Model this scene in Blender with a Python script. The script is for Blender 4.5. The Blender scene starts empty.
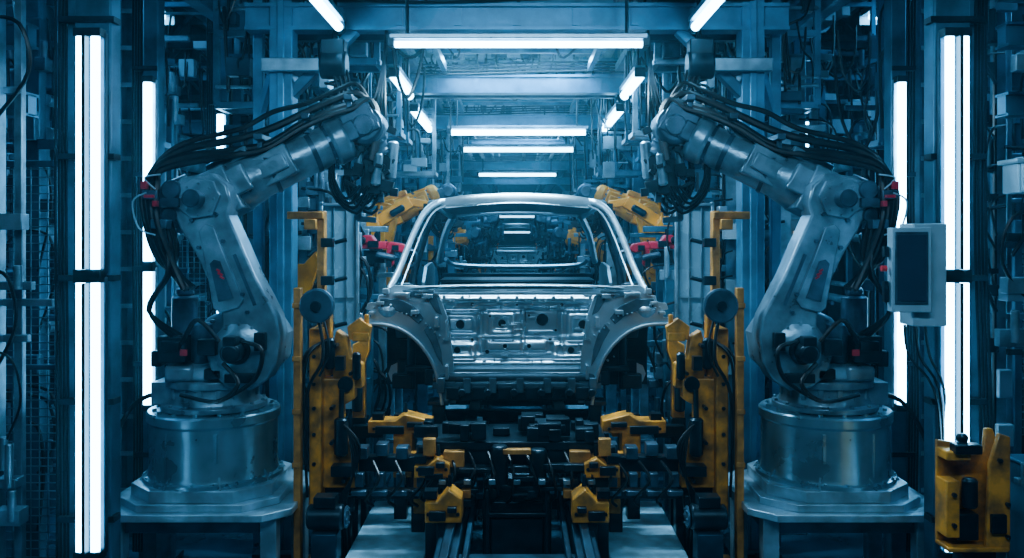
import bpy,bmesh,math,random
from mathutils import Vector as V, Matrix as MX
R=random.Random(11)
SC=bpy.context.scene
COL=SC.collection
F=900.0;CH=2.2
PI=math.pi
def P(px,py,Y): return V(((px-517)*Y/F,Y,CH-(py-235)*Y/F))
T=[MX.Identity(4)]
OFF={}
EACH={'hose','dress_hose','signal_cable','cable','cable_run','foot','cross_member','junction_box','valve_bracket','axis_motor','motor','hose_bracket','clamp_ring','locator_block','clamp_body','air_hose','hose_loop','electrode_arm','electrode_tip','sensor_block','clip_bracket','red_mark','red_tag','red_coupling','servo_cylinder','pale_wire','air_cylinder','cross_beam','scissor_arm','cable_bundle','hanger','wire','connector_box','cover_plate','lug','gusset','end_cap','pipe','rack_post','brace','bracket','arch_lip','seam_rail','sensor_head','ochre_clamp','locating_pin','hole_rim','weld_nut','small_bracket','hung_box','elbow_motor','tool_block','hose_clip','bolt_set'}
# ---------------------------------------------------------------- materials
def mat(name,col,metal=0.0,rough=0.5,var=0.25,scale=6.0,bump=0.0,dirt=None):
    m=bpy.data.materials.new(name);m.use_nodes=True
    nt=m.node_tree;N=nt.nodes;L=nt.links
    b=N['Principled BSDF']
    tc=N.new('ShaderNodeTexCoord');no=N.new('ShaderNodeTexNoise')
    no.inputs['Scale'].default_value=scale;no.inputs['Detail'].default_value=6
    L.new(tc.outputs['Object'],no.inputs['Vector'])
    cr=N.new('ShaderNodeValToRGB')
    c0=[c*(1-var) for c in col];c1=[min(1,c*(1+var)) for c in col]
    if dirt: c0=list(dirt)
    cr.color_ramp.elements[0].position=.35;cr.color_ramp.elements[1].position=.65
    cr.color_ramp.elements[0].color=(*c0,1);cr.color_ramp.elements[1].color=(*c1,1)
    L.new(no.outputs['Fac'],cr.inputs['Fac']);L.new(cr.outputs['Color'],b.inputs['Base Color'])
    mr=N.new('ShaderNodeMapRange');mr.inputs['To Min'].default_value=max(.05,rough-.12);mr.inputs['To Max'].default_value=min(1,rough+.15)
    L.new(no.outputs['Fac'],mr.inputs['Value']);L.new(mr.outputs['Result'],b.inputs['Roughness'])
    b.inputs['Metallic'].default_value=metal
    if bump:
        n2=N.new('ShaderNodeTexNoise');n2.inputs['Scale'].default_value=scale*5
        L.new(tc.outputs['Object'],n2.inputs['Vector'])
        bp=N.new('ShaderNodeBump');bp.inputs['Strength'].default_value=bump;bp.inputs['Distance'].default_value=.02
        L.new(n2.outputs['Fac'],bp.inputs['Height']);L.new(bp.outputs['Normal'],b.inputs['Normal'])
    return m
def emis(name,col,s):
    m=bpy.data.materials.new(name);m.use_nodes=True;b=m.node_tree.nodes['Principled BSDF']
    b.inputs['Base Color'].default_value=(*col,1);b.inputs['Emission Color'].default_value=(*col,1);b.inputs['Emission Strength'].default_value=s
    return m
ROB=mat('robot_paint',(.22,.31,.38),.45,.30,.35,7,.12)
ROBD=mat('robot_casting_dark',(.08,.13,.18),.55,.34,.35,9)
DRUM=mat('pedestal_paint',(.25,.37,.45),.65,.28,.25,5,.04)
PLATE=mat('plate_steel',(.36,.48,.56),.55,.33,.3,7,.08)
STEPM=mat('step_plate_paint',(.30,.46,.56),.05,.35,.3,9,.05)
STEEL=mat('frame_steel',(.065,.15,.225),.4,.36,.4,5)
BEAM=mat('gantry_beam_paint',(.085,.20,.31),.3,.36,.3,5)
STEELD=mat('dark_steel',(.022,.055,.088),.4,.42,.4,6)
LSTEEL=mat('light_steel',(.26,.37,.45),.7,.32,.3,8)
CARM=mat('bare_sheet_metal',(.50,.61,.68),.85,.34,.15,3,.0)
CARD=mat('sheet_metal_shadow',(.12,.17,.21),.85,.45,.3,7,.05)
BLK=mat('black_rubber',(.005,.009,.013),0,.38,.3,10)
BLKM=mat('black_metal',(.016,.03,.042),.5,.32,.4,9)
YEL=mat('ochre_paint',(.68,.27,.03),.1,.40,.3,11,.12,dirt=(.26,.12,.03))
YELD=mat('worn_ochre',(.46,.20,.045),.2,.45,.4,12,.1)
ORG=mat('orange_paint',(.88,.30,.02),.05,.38,.25,7)
RED=mat('red_paint',(.50,.02,.05),.05,.4,.25,8)
WHT=mat('pale_box_paint',(.34,.46,.54),.15,.42,.15,5)
PANEL=mat('frosted_panel',(.17,.27,.34),.1,.25,.2,3)
SCR=mat('dark_screen',(.03,.055,.095),0,.18,.2,3)
TUBE=emis('lamp_tube_glow',(.30,.68,1.0),14.0)
TUBEF=emis('far_lamp_glow',(.34,.72,1.0),8.0)
TUBEW=emis('weak_lamp_glow',(.30,.66,1.0),3.0)
INDR=mat('red_indicator',(.8,.04,.05),0,.4)
FLR=mat('floor_paint',(.045,.11,.17),.15,.20,.45,1.6,.05)
# ---------------------------------------------------------------- mesh builder
def frame(d,ref=None):
    d=d.normalized()
    ref=ref or (V((0,0,1)) if abs(d.z)<.95 else V((0,1,0)))
    u=d.cross(ref)
    if u.length<1e-5:u=d.cross(V((1,0,0)))
    u.normalize();v=u.cross(d).normalized();return u,v
class MB:
    def __init__(s):s.v=[];s.f=[];s.p=[]
    def add(s,vs,fs):
        n=len(s.v);s.v+=[V(v) for v in vs];s.f+=[[n+i for i in f] for f in fs];s.p.append((n,len(s.v),len(s.f)-len(fs),len(s.f)));return s
    def box(s,c,sz,rot=None):
        c=V(c);h=[q/2 for q in sz];vs=[]
        for x in(-1,1):
            for y in(-1,1):
                for z in(-1,1):
                    p=V((x*h[0],y*h[1],z*h[2]))
                    if rot is not None:p=rot@p
                    vs.append(c+p)
        return s.add(vs,[(0,1,3,2),(4,6,7,5),(0,4,5,1),(2,3,7,6),(0,2,6,4),(1,5,7,3)])
    def bar(s,a,b,w,h,ref=None):
        a=V(a);b=V(b);u,v=frame(b-a,ref);vs=[]
        for p in(a,b):
            for i,j in((-1,-1),(1,-1),(1,1),(-1,1)):vs.append(p+u*(i*w/2)+v*(j*h/2))
        return s.add(vs,[(3,2,1,0),(4,5,6,7),(0,1,5,4),(1,2,6,5),(2,3,7,6),(3,0,4,7)])
    def lathe(s,o,ax,prof,n=24,caps=True):
        o=V(o);ax=V(ax).normalized();u,v=frame(ax);vs=[];fs=[]
        for r,z in prof:
            for k in range(n):
                t=2*PI*k/n;vs.append(o+ax*z+(u*math.cos(t)+v*math.sin(t))*r)
        for i in range(len(prof)-1):
            for k in range(n):
                a=i*n+k;b=i*n+(k+1)%n;fs.append((a,b,b+n,a+n))
        if caps:
            fs.append(tuple(range(n))[::-1]);m=(len(prof)-1)*n;fs.append(tuple(range(m,m+n)))
        return s.add(vs,fs)
    def cyl(s,a,b,r,r1=None,n=16):
        a=V(a);b=V(b);L=(b-a).length;r1=r if r1 is None else r1
        return s.lathe(a,b-a,[(r,0),(r1,L)],n)
    def drum(s,a,b,r,n=20,c=.012):
        a=V(a);b=V(b);L=(b-a).length
        return s.lathe(a,b-a,[(r-c,0),(r,c),(r,L-c),(r-c,L)],n)
    def tube(s,pts,r,n=8,res=5,ry=None,ref=None,closed=False):
        pts=[V(p) for p in pts];ry=ry or r;q=[]
        if res>1 and len(pts)>2:
            m=len(pts)
            for i in range(m-(0 if closed else 1)):
                if closed:p0,p1,p2,p3=pts[i-1],pts[i],pts[(i+1)%m],pts[(i+2)%m]
                else:p0=pts[max(i-1,0)];p1=pts[i];p2=pts[i+1];p3=pts[min(i+2,m-1)]
                for k in range(res):
                    t=k/res;q.append(.5*((2*p1)+(p2-p0)*t+(2*p0-5*p1+4*p2-p3)*t*t+(3*p1-p0-3*p2+p3)*t**3))
            if not closed:q.append(pts[-1])
        else:q=pts
        m=len(q);vs=[];fs=[];pu=None
        for i in range(m):
            if closed:d=q[(i+1)%m]-q[i-1]
            else:d=q[min(i+1,m-1)]-q[max(i-1,0)]
            if d.length<1e-6:d=V((0,0,1))
            d.normalize()
            if pu is None or ref is not None:u,v=frame(d,ref)
            else:
                u=pu-d*pu.dot(d)
                if u.length<1e-4:u,v=frame(d)
                u.normalize();v=u.cross(d)
            pu=u
            for k in range(n):
                t=2*PI*k/n;vs.append(q[i]+u*math.cos(t)*r+v*math.sin(t)*ry)
        for i in range(m if closed else m-1):
            for k in range(n):
                a=i*n+k;b=i*n+(k+1)%n;c=((i+1)%m)*n
                fs.append((a,b,c+(k+1)%n,c+k))
        if not closed:
            fs.append(tuple(range(n))[::-1]);fs.append(tuple(range((m-1)*n,m*n)))
        return s.add(vs,fs)
    def prism(s,pts,off):
        pts=[V(p) for p in pts];off=V(off);n=len(pts)
        fs=[tuple(range(n))[::-1],tuple(range(n,2*n))]+[(i,(i+1)%n,n+(i+1)%n,n+i) for i in range(n)]
        return s.add(pts+[p+off for p in pts],fs)
    def xz(s,pts,y0,y1):return s.prism([(x,y0,z) for x,z in pts],(0,y1-y0,0))
    def link(s,a,b,ra,rb,y0,y1,n=10,waist=None):
        ax,az=a;bx,bz=b;ang=math.atan2(bz-az,bx-ax);pts=[]
        for k in range(n+1):
            t=ang+PI/2+PI*k/n;pts.append((ax+ra*math.cos(t),az+ra*math.sin(t)))
        if waist:
            nx,nz=math.cos(ang-PI/2),math.sin(ang-PI/2)
            for q in(.35,.7):pts.append((ax+(bx-ax)*q+nx*waist,az+(bz-az)*q+nz*waist))
        for k in range(n+1):
            t=ang-PI/2+PI*k/n;pts.append((bx+rb*math.cos(t),bz+rb*math.sin(t)))
        if waist:
            for q in(.7,.35):pts.append((ax+(bx-ax)*q-nx*waist,az+(bz-az)*q-nz*waist))
        return s.xz(pts,y0,y1)
    def build(s,name,m,parent=None,bev=0,kind=None,label=None):
        if parent is not None and name in EACH and len(s.p)>1:
            o=None
            for a,b,c,d in s.p:
                q=MB();q.v=s.v[a:b];q.f=[[i-a for i in f] for f in s.f[c:d]];q.p=[(0,b-a,0,d-c)]
                oo=q.build(name,m,parent,bev,kind,label);o=o or oo
            return o
        t=T[0];vs=[t@v for v in s.v]
        if parent is None:
            lo=[min(v[i] for v in vs) for i in range(3)];hi=[max(v[i] for v in vs) for i in range(3)]
            off=V(((lo[0]+hi[0])/2,(lo[1]+hi[1])/2,lo[2]))
        else:off=OFF[parent.name]
        me=bpy.data.meshes.new(name);me.from_pydata([v-off for v in vs],[],s.f);me.materials.append(m)
        bm=bmesh.new();bm.from_mesh(me);bmesh.ops.recalc_face_normals(bm,faces=bm.faces);bm.to_mesh(me);bm.free()
        me.polygons.foreach_set('use_smooth',[True]*len(me.polygons));me.set_sharp_from_angle(angle=math.radians(38))
        o=bpy.data.objects.new(name,me);COL.objects.link(o);OFF[o.name]=off
        if parent is None:o.location=off
        else:o.parent=parent
        if bev:
            b=o.modifiers.new('Bevel','BEVEL');b.width=bev;b.segments=2;b.limit_method='ANGLE';b.angle_limit=math.radians(40)
        if kind:o['kind']=kind
        if label:o['label']=label
        return o
def tag(o,label,cat,group=None):
    o['label']=label;o['category']=cat
    if group:o['group']=group
    return o
def thing(name,label,cat,loc,group=None):
    o=bpy.data.objects.new(name,None);COL.objects.link(o);o.empty_display_size=.1
    l=T[0]@V(loc);o.location=l;OFF[o.name]=l;return tag(o,label,cat,group)
def setT(x=0,y=0,z=0,mir=False,s=1.0,rz=0,about=(0,0,0)):
    a=V(about)
    m=MX.Translation(V((x,y,z)))@MX.Translation(a)@MX.Rotation(rz,4,'Z')@MX.Scale(s,4)@MX.Translation(-a)
    if mir:m=MX.Diagonal((-1,1,1,1))@m
    T[0]=m
def reset():T[0]=MX.Identity(4)
def bolts(mb,c,ax,rad,k,r=.012,h=.012,n=6):
    ax=V(ax).normalized();u,v=frame(ax)
    for i in range(k):
        t=2*PI*i/k;p=V(c)+(u*math.cos(t)+v*math.sin(t))*rad
        mb.cyl(p,p+ax*h,r,n=n)
# ---------------------------------------------------------------- setting
m=MB();m.box((0,20,-.05),(14,44,.1));m.build('floor',FLR,kind='structure')
m=MB();m.box((0,20,6.55),(14,44,.1))
for i in range(22):m.box((0,i*2,6.45),(14,.12,.12))
m.build('ceiling',STEELD,kind='structure')
for sx,nm in((-1,'wall_left'),(1,'wall_right')):
    m=MB();m.box((sx*6.6,20,3.25),(.1,44,6.5))
    for i in range(40):m.box((sx*6.52,1+i,3.25),(.06,.1,6.5))
    m.build(nm,STEELD,kind='structure')
m=MB();m.box((0,41,3.25),(13,.1,6.5));m.build('wall_back',STEELD,kind='structure')
# ---------------------------------------------------------------- lamps
def lamp(a,b,back,label,group=None,double=False,r=.024,w=.07,mt=None,name='tube_lamp',hang=None):
    a=V(a);b=V(b);back=V(back).normalized();d=(b-a).normalized();side=d.cross(back).normalized()
    t=thing(name,label,'lamp',a if a.z<=b.z else b,group)
    W=w+(.07 if double else 0)
    h=MB();o=back*(r+.025);h.bar(a+o-d*.03,b+o+d*.03,W,.035,ref=back);h.build('housing',STEELD if double else LSTEEL,t,bev=.006)
    for k in((-1,1) if double else (0,)):
        s=side*(k*.037)
        q=MB();q.cyl(a+s,b+s,r,n=14);q.build('light_tube',mt or TUBE,t)
    if double:
        q=MB();q.bar(a-back*r,b-back*r,.016,.06,ref=back);q.build('added_gap_strip',BLKM,t)  # black strip added to cover the brightly lit gap between the tubes
    c=MB()
    for p,e in((a,-d),(b,d)):c.bar(p+e*.002+o*.4,p+e*.045+o*.4,W*.95,.075,ref=back)
    c.build('end_cap',BLKM,t,bev=.004)
    if hang:
        m=MB()
        for p in hang:m.cyl((p[0],p[1],a.z+r+.03),(p[0],p[1],3.84),.012,n=8)
        m.build('hanger',BLKM,t)
    return t
cols=[(-2.145,4.5,True,'left'),(2.2,4.5,True,'right'),(-2.40,5.85,False,'left'),(2.50,5.85,False,'right'),(-2.44,7.4,False,'left'),(2.55,7.9,False,'right'),(-2.4,9.6,False,'left'),(2.4,9.8,False,'right')]
depth=['nearest','nearest','second','second','third','third','fourth','fourth']
for (x,y,dbl,sd),dp in zip(cols,depth):
    w=.22 if dbl else .12
    t=thing('lamp_post','dark blue steel post carrying the %s upright lamps on the %s side'%(dp,sd),'post',(x,y+.14,0))
    sg=-1 if x<0 else 1
    m=MB();m.box((x+sg*.02,y+.15,2.1),(w*.85,.12,4.2));m.box((x+sg*w*.76,y+.20,2.1),(w*.5,.12,4.2));m.build('upright',STEEL,t,bev=.008)
    m=MB();m.box((x,y+.16,.02),(w*1.9,.34,.04));bolts(m,(x,y+.16,.04),(0,0,1),w*.75,4,.015,.02);m.build('foot_plate',STEELD,t)
    m=MB()
    for z in(.75,1.35,1.98,2.6,3.3,3.9):m.box((x+sg*.05,y+.12,z),(w*1.3,.08,.03))
    m.build('clip_bracket',BLKM,t)
    m=MB()
    for k in range(4):
        xx=x+sg*(w*.75+.018*k)
        m.tube([(xx,y+.12,.1),(xx+.01,y+.11,1.2),(xx-.01,y+.13,2.4),(xx,y+.12,4.1)],.008,n=6)
    m.build('cable',BLK,t)
    for (z0,z1,nm) in((2.03,3.19,'upper'),(.62 if dbl else 1.1,1.96,'lower')):
        lamp((x,y,z0),(x,y,z1),(0,1,0),'%s upright %s lamp of the %s column on the %s side'%(nm,'twin tube' if dbl else 'single tube',dp,sd),'upright tube lamps on the side posts',double=dbl,r=.022 if dbl else .028,w=.075)
for sg,sd in((-1,'left'),(1,'right')):
    t=thing('building_column','wide blue riveted steel column just outside the second lamp post on the %s'%sd,'column',(sg*2.80,6.45,0))
    m=MB();x=sg*(2.80 if sg<0 else 2.95);m.box((x,6.45,2.3),(.02,.2,4.6));m.box((x-.10,6.45,2.3),(.02,.2,4.6));m.box((x+.10,6.45,2.3),(.02,.2,4.6));m.box((x,6.45,2.3),(.2,.02,4.6));m.box((x,6.45,.02),(.30,.30,.04));m.build('column_section',STEEL,t)
    m=MB()
    for k in range(16):m.box((x,6.35,.4+.26*k),(.2,.015,.03))
    m.build('stiffener',LSTEEL,t)
for i,(Y,z,nm) in enumerate(((5.9,3.45,'widest and nearest'),(10.8,3.43,'second nearest'),(13.2,3.45,'third nearest'),(19,3.47,'fourth nearest'),(27,2.75,'fifth nearest'),(33,2.3,'farthest'))):
    lamp((-.8,Y,z),(.82,Y,z),(0,0,1),nm+' horizontal tube lamp across the line above the car','horizontal tube lamps over the line',r=.022 if i==0 else .034,w=.09,mt=TUBE if i<2 else TUBEF if i<4 else TUBEW,hang=((-.72,Y),(.72,Y)))
for sd,sg in(('left',-1),('right',1)):
    for nm,X,Z,y0,y1 in(('nearest',1.2,3.6,5.3,6.05),('second',.98,3.47,7.2,8.2),('third',1.05,3.47,9.2,10.8)):
        lamp((sg*X,y0,Z),(sg*X,y1,Z),(0,0,1),'%s lengthwise tube lamp under the gantry on the %s'%(nm,sd),'lengthwise tube lamps under the gantries',r=.03 if nm=='nearest' else .04,w=.09,hang=((sg*X,y0+.1),(sg*X,y1-.1)))
    for X in(.72,1.1):
        m=MB();m.box((sg*X,20,3.85),(.05 if X<1 else .26,31,.07));tag(m.build('lamp_rail',STEEL),'long %s steel rail lying on the gantries %s of the centre line'%('slim' if X<1 else 'broad',sd),'rail')
# ---------------------------------------------------------------- gantries
def gantry(Y,label,z=3.62,hx=1.62):
    t=thing('steel_gantry',label,'gantry',(0,Y,0),'steel gantries spanning the line')
    for s in(-1,1):
        m=MB();m.box((s*hx,Y,2.15),(.16,.16,4.3));m.box((s*hx,Y-.085,2.15),(.05,.02,4.2));m.box((s*(hx+.2),Y+.1,2.15),(.07,.07,4.3));m.build('column',BEAM,t,bev=.008)
        m=MB();m.box((s*hx,Y,.02),(.34,.34,.04));bolts(m,(s*hx,Y,.04),(0,0,1),.19,4,.016,.02);m.build('foot_plate',STEELD,t)
        m=MB();m.bar((s*hx,Y,z-.5),(s*(hx-.5),Y,z),.07,.09,ref=V((0,1,0)));m.bar((s*(hx+.2),Y+.1,z-.6),(s*hx,Y,z),.05,.05);m.build('brace',BEAM,t,bev=.006)
        m=MB();m.box((s*(hx-.12),Y-.02,z-.26),(.48,.24,.09));m.box((s*(hx-.30),Y-.02,z-.34),(.06,.2,.16));m.build('bracket',LSTEEL,t,bev=.006)
    m=MB();m.box((0,Y,z+.08),(2*hx+.5,.12,.16));m.box((0,Y-.01,z),(2*hx+.5,.15,.025));m.box((0,Y-.01,z+.16),(2*hx+.5,.15,.025))
    for k in range(9):m.box((-hx+2*hx*k/8,Y-.065,z+.08),(.05,.014,.12))
    m.build('beam',BEAM,t)
    m=MB();m.box((0,Y+.35,z+.05),(2*hx+.2,.08,.10));m.build('rear_beam',STEELD,t)
    m=MB()
    for k in range(4):
        m.tube([(-hx,Y-.09,z+.2+.03*k),(-hx*.4,Y-.1,z+.17+.03*k),(hx*.3,Y-.1,z+.2+.03*k),(hx,Y-.09,z+.19+.03*k)],.011,n=6)
    m.build('cable_run',BLK,t)
for i,Y in enumerate((6.25,9.0,12.0,15.0,19.5,25.0)):
    gantry(Y,['nearest blue steel gantry, over the front of the car','second blue steel gantry, behind the car roof','third blue steel gantry down the line','fourth blue steel gantry down the line','fifth blue steel gantry down the line','farthest blue steel gantry down the line'][i])
for sd,sg in(('left',-1),('right',1)):
    m=MB();m.box((sg*2.3,9.5,3.95),(.12,12,.2));tag(m.build('runway_beam',BEAM,bev=.01),'long blue steel beam running over the lamp posts on the %s'%sd,'beam')
    t=thing('cable_tray','ladder cable tray loaded with black cables, high beyond the %s lamp posts'%sd,'cable tray',(sg*2.75,4,4.3))
    m=MB()
    for dx in(-.17,.17):m.box((sg*2.75+dx,11,4.65),(.02,16,.09))
    for k in range(40):m.box((sg*2.75,3.2+.4*k,4.62),(.34,.03,.02))
    m.build('ladder',STEEL,t)
    m=MB()
    for k in range(5):
        x=sg*2.75-.11+.053*k
        m.tube([(x,3,4.66),(x+R.uniform(-.02,.02),7,4.68),(x+R.uniform(-.02,.02),12,4.66),(x,19,4.67)],.013,n=6,res=3)
    m.build('cable_bundle',BLK,t)
    for j,(Y,z) in enumerate(((5.2,3.35),(5.2,2.95),(7.0,3.4),(9.2,3.3))):
        m=MB();m.box((sg*4.65,Y,z),(3.7,.09,.12));m.box((sg*4.65,Y,z+.06),(3.7,.14,.015));m.box((sg*4.65,Y,z-.06),(3.7,.14,.015))
        tag(m.build('wall_beam',STEEL),'blue steel beam reaching from the lamp posts to the %s wall'%sd,'beam','beams reaching to the %s wall'%sd)
    t=thing('pipe_rack','rack of horizontal service pipes on slim posts along the %s side'%sd,'pipe rack',(sg*3.3,9.5,0))
    m=MB()
    for x,z,r in((3.3,2.9,.06),(3.3,3.15,.04),(3.3,1.55,.04),(3.3,1.70,.025),(3.42,.9,.05),(3.42,2.2,.07)):m.tube([(sg*x,6.3,z),(sg*x,16,z)],r,n=12,res=1)
    m.build('pipe',LSTEEL,t)
    m=MB()
    for k in range(8):m.box((sg*3.36,6.4+1.35*k,1.6),(.05,.05,3.2))
    m.build('rack_post',STEEL,t)
for i,(x,z,r) in enumerate(((-1.25,4.35,.05),(-1.05,4.5,.035),(-.62,4.2,.03),(-.45,4.25,.02),(.55,4.25,.045),(.72,4.3,.03),(.2,4.5,.05),(1.15,4.5,.06),(1.4,4.3,.035),(-2.1,4.4,.05),(2.1,4.35,.05),(-3.3,4.55,.09),(3.3,4.5,.08))):
    m=MB();m.tube([(x,2.5,z),(x,30,z)],r,n=12,res=1)
    for k in range(9):Y=5.2+2.3*k;m.cyl((x,Y-.03,z),(x,Y+.03,z),r*1.35,n=12);m.box((x,Y,(z+4.71)/2),(.025,.03,4.71-z))
    tag(m.build('overhead_pipe',STEEL if i%2 else LSTEEL),'straight steel pipe with couplings running lengthwise under the ceiling','pipe','lengthwise pipes under the ceiling')
for i in range(9):
    Y=5.2+2.3*i
    t=thing('roof_truss','dark lattice roof truss crossing above the line','truss',(0,Y,4.7),'lattice roof trusses')
    m=MB();m.box((0,Y,4.75),(13,.09,.09));m.box((0,Y,5.35),(13,.09,.09));m.build('chord',STEEL,t)
    m=MB()
    for k in range(24):
        x=-6.3+.525*k;m.bar((x,Y,4.75 if k%2 else 5.35),(x+.525,Y,5.35 if k%2 else 4.75),.05,.05)
    m.build('web',STEEL,t)
for i,(x,Y) in enumerate(((.05,9.8),(.1,14.4),(.05,18.7),(-.1,23.3),(-1.9,12.1),(2.0,12.1),(-4.2,9.8),(4.2,9.8))):
    t=thing('ceiling_lamp','flat rectangular lamp hanging under the roof trusses','lamp',(x,Y,4.55),'flat lamps under the roof')
    m=MB();m.box((x,Y,4.66),(.78,.34,.07));m.box((x,Y-.19,4.6),(.8,.02,.14));m.box((x,Y+.19,4.6),(.8,.02,.14));m.build('housing',LSTEEL,t)
    m=MB();m.box((x,Y,4.6),(.66,.26,.05));m.build('diffuser',TUBEF,t,bev=.01)
    m=MB();m.cyl((x-.3,Y,4.69),(x-.3,Y,4.75),.012);m.cyl((x+.3,Y,4.69),(x+.3,Y,4.75),.012);m.build('hanger',BLKM,t)
def hung(x,Y,w,z0,z1,seed,label,group):
    r=random.Random(seed);t=thing('hung_frame',label,'service frame',(x,Y,z0),group)
    m=MB()
    for s in(-1,1):m.box((x+s*w/2,Y,(z0+4.7)/2),(.045,.045,4.7-z0))
    for z in(z0,z1,(z0+z1)/2):m.box((x,Y,z),(w,.05,.05))
    m.box((x,Y+.3,z0),(w,.05,.05));m.box((x-w/2,Y+.15,z0),(.045,.3,.045));m.box((x+w/2,Y+.15,z0),(.045,.3,.045));m.build('frame_bars',r.choice((LSTEEL,STEEL,BEAM)),t,bev=.004)
    m=MB()
    for k in range(7):
        m.box((x+r.uniform(-w/2+.06,w/2-.06),Y-.05,r.uniform(z0,z1)),(r.uniform(.06,.22),.09,r.uniform(.05,.2)))
    m.build('hung_box',r.choice((WHT,STEEL,LSTEEL,ROBD,STEELD)),t,bev=.005)
    m=MB()
    for k in range(3):
        z=r.uniform(z0,z1);m.cyl((x-w/2,Y-.03,z),(x+w/2,Y-.03,z),.014,n=8)
    m.build('pipe',LSTEEL,t)
    m=MB()
    for k in range(7):
        a=x+r.uniform(-w/2,w/2);b=a+r.uniform(-.3,.3);z=r.uniform((z0+z1)/2,z1);m.tube([(a,Y-.08,z),(a+(b-a)*.3,Y-.12,z-r.uniform(.15,.5)),(b,Y-.1,z-r.uniform(.1,.4)),(b+.02,Y-.06,z0+r.uniform(0,.2))],r.uniform(.007,.014),n=6)
    m.build('hose',BLK,t)
k=0
for sg,sd in((-1,'left'),(1,'right')):
    for x,Y,w,z0,z1 in((1.95,6.6,.5,3.15,4.2),(1.25,6.75,.4,3.5,4.3),(2.15,7.9,.6,3.0,4.2),(1.5,7.6,.5,3.1,4.4),(1.3,8.55,.5,3.1,4.3),(1.9,9.6,.7,3.0,4.3),(3.1,6.8,.7,2.9,4.3),(3.0,8.6,.8,3.0,4.4),(1.2,10.3,.5,2.9,4.2),(1.6,11.4,.7,3.0,4.3),(4.2,6.9,.9,2.8,4.3),(1.2,8.0,.3,3.1,4.3),(1.7,10.6,.5,3.1,4.3),(1.3,13,.6,2.9,4.2),(1.2,14.2,.6,2.8,4.2)):
        k+=1;hung(sg*x,Y,w,z0,z1,k+40,'open steel service frame with boxes and hoses hanging from the roof on the %s'%sd,'hung service frames on the %s'%sd)
for Y,z in((6.9,4.0),(7.4,4.05),(8.0,4.0),(8.5,4.0),(9.7,3.9),(10.3,4.1),(11.3,3.9),(12.6,3.9),(13.8,3.95),(14.4,4.1)):
    k+=1;hung(0,Y,1.7,z,4.45,k+40,'wide steel service frame with boxes hanging above the middle of the line','hung service frames over the middle')
# ---------------------------------------------------------------- robot
def pedestal(label,group='robot pedestals',paint=DRUM,plate=PLATE):
    cx,cy=-1.78,5.3
    t=thing('robot_pedestal',label,'pedestal',(cx,cy,0),group)
    m=MB()
    for a,b,c,z0,z1 in((.54,.47,.13,.655,.695),(.45,.42,.16,.695,.735),(.40,.39,.17,.735,.80)):
        oc=[(-a+c,-b),(a-c,-b),(a,-b+c),(a,b-c),(a-c,b),(-a+c,b),(-a,b-c),(-a,-b+c)]
        m.prism([(cx+x,cy+y,z0) for x,y in oc],(0,0,z1-z0))
    m.build('stepped_plate',plate,t,bev=.004)
    for sx in(-1,1):
        for sy in(-1,1):
            m=MB();m.box((cx+sx*.42,cy+sy*.34,.325),(.09,.09,.65));m.box((cx+sx*.42,cy+sy*.34,.015),(.2,.2,.03));m.build('leg',PLATE,t,bev=.006)
    m=MB();m.box((cx,cy-.34,.61),(.74,.06,.09));m.box((cx,cy+.34,.61),(.74,.06,.09));m.box((cx,cy-.34,.18),(.74,.05,.08));m.box((cx-.42,cy,.61),(.06,.58,.09));m.box((cx+.42,cy,.61),(.06,.58,.09));m.build('cross_beam',STEEL,t,bev=.005)
    m=MB();m.lathe((cx,cy,.80),(0,0,1),[(.395,0),(.395,.022),(.37,.026),(.362,.05),(.362,.32),(.370,.33),(.376,.335),(.376,.38),(.366,.39)],64);bolts(m,(cx,cy,.822),(0,0,1),.382,20,.010,.012);bolts(m,(cx,cy,1.19),(0,0,1),.33,16,.013,.014)
    m.box((cx+.12,cy-.345,1.02),(.018,.02,.16));m.box((cx-.16,cy-.325,.98),(.008,.02,.24));m.build('drum',paint,t)
    m=MB()
    for k in range(8):
        tt=2*PI*k/8+.39;d=V((math.cos(tt),math.sin(tt),0));n=V((-d.y,d.x,0))*.006;p=V((cx,cy,.80))
        m.prism([p+d*.355-n,p+d*.41-n,p+d*.355+V((0,0,.07))-n],n*2)
    m.build('gusset',paint,t)
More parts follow.
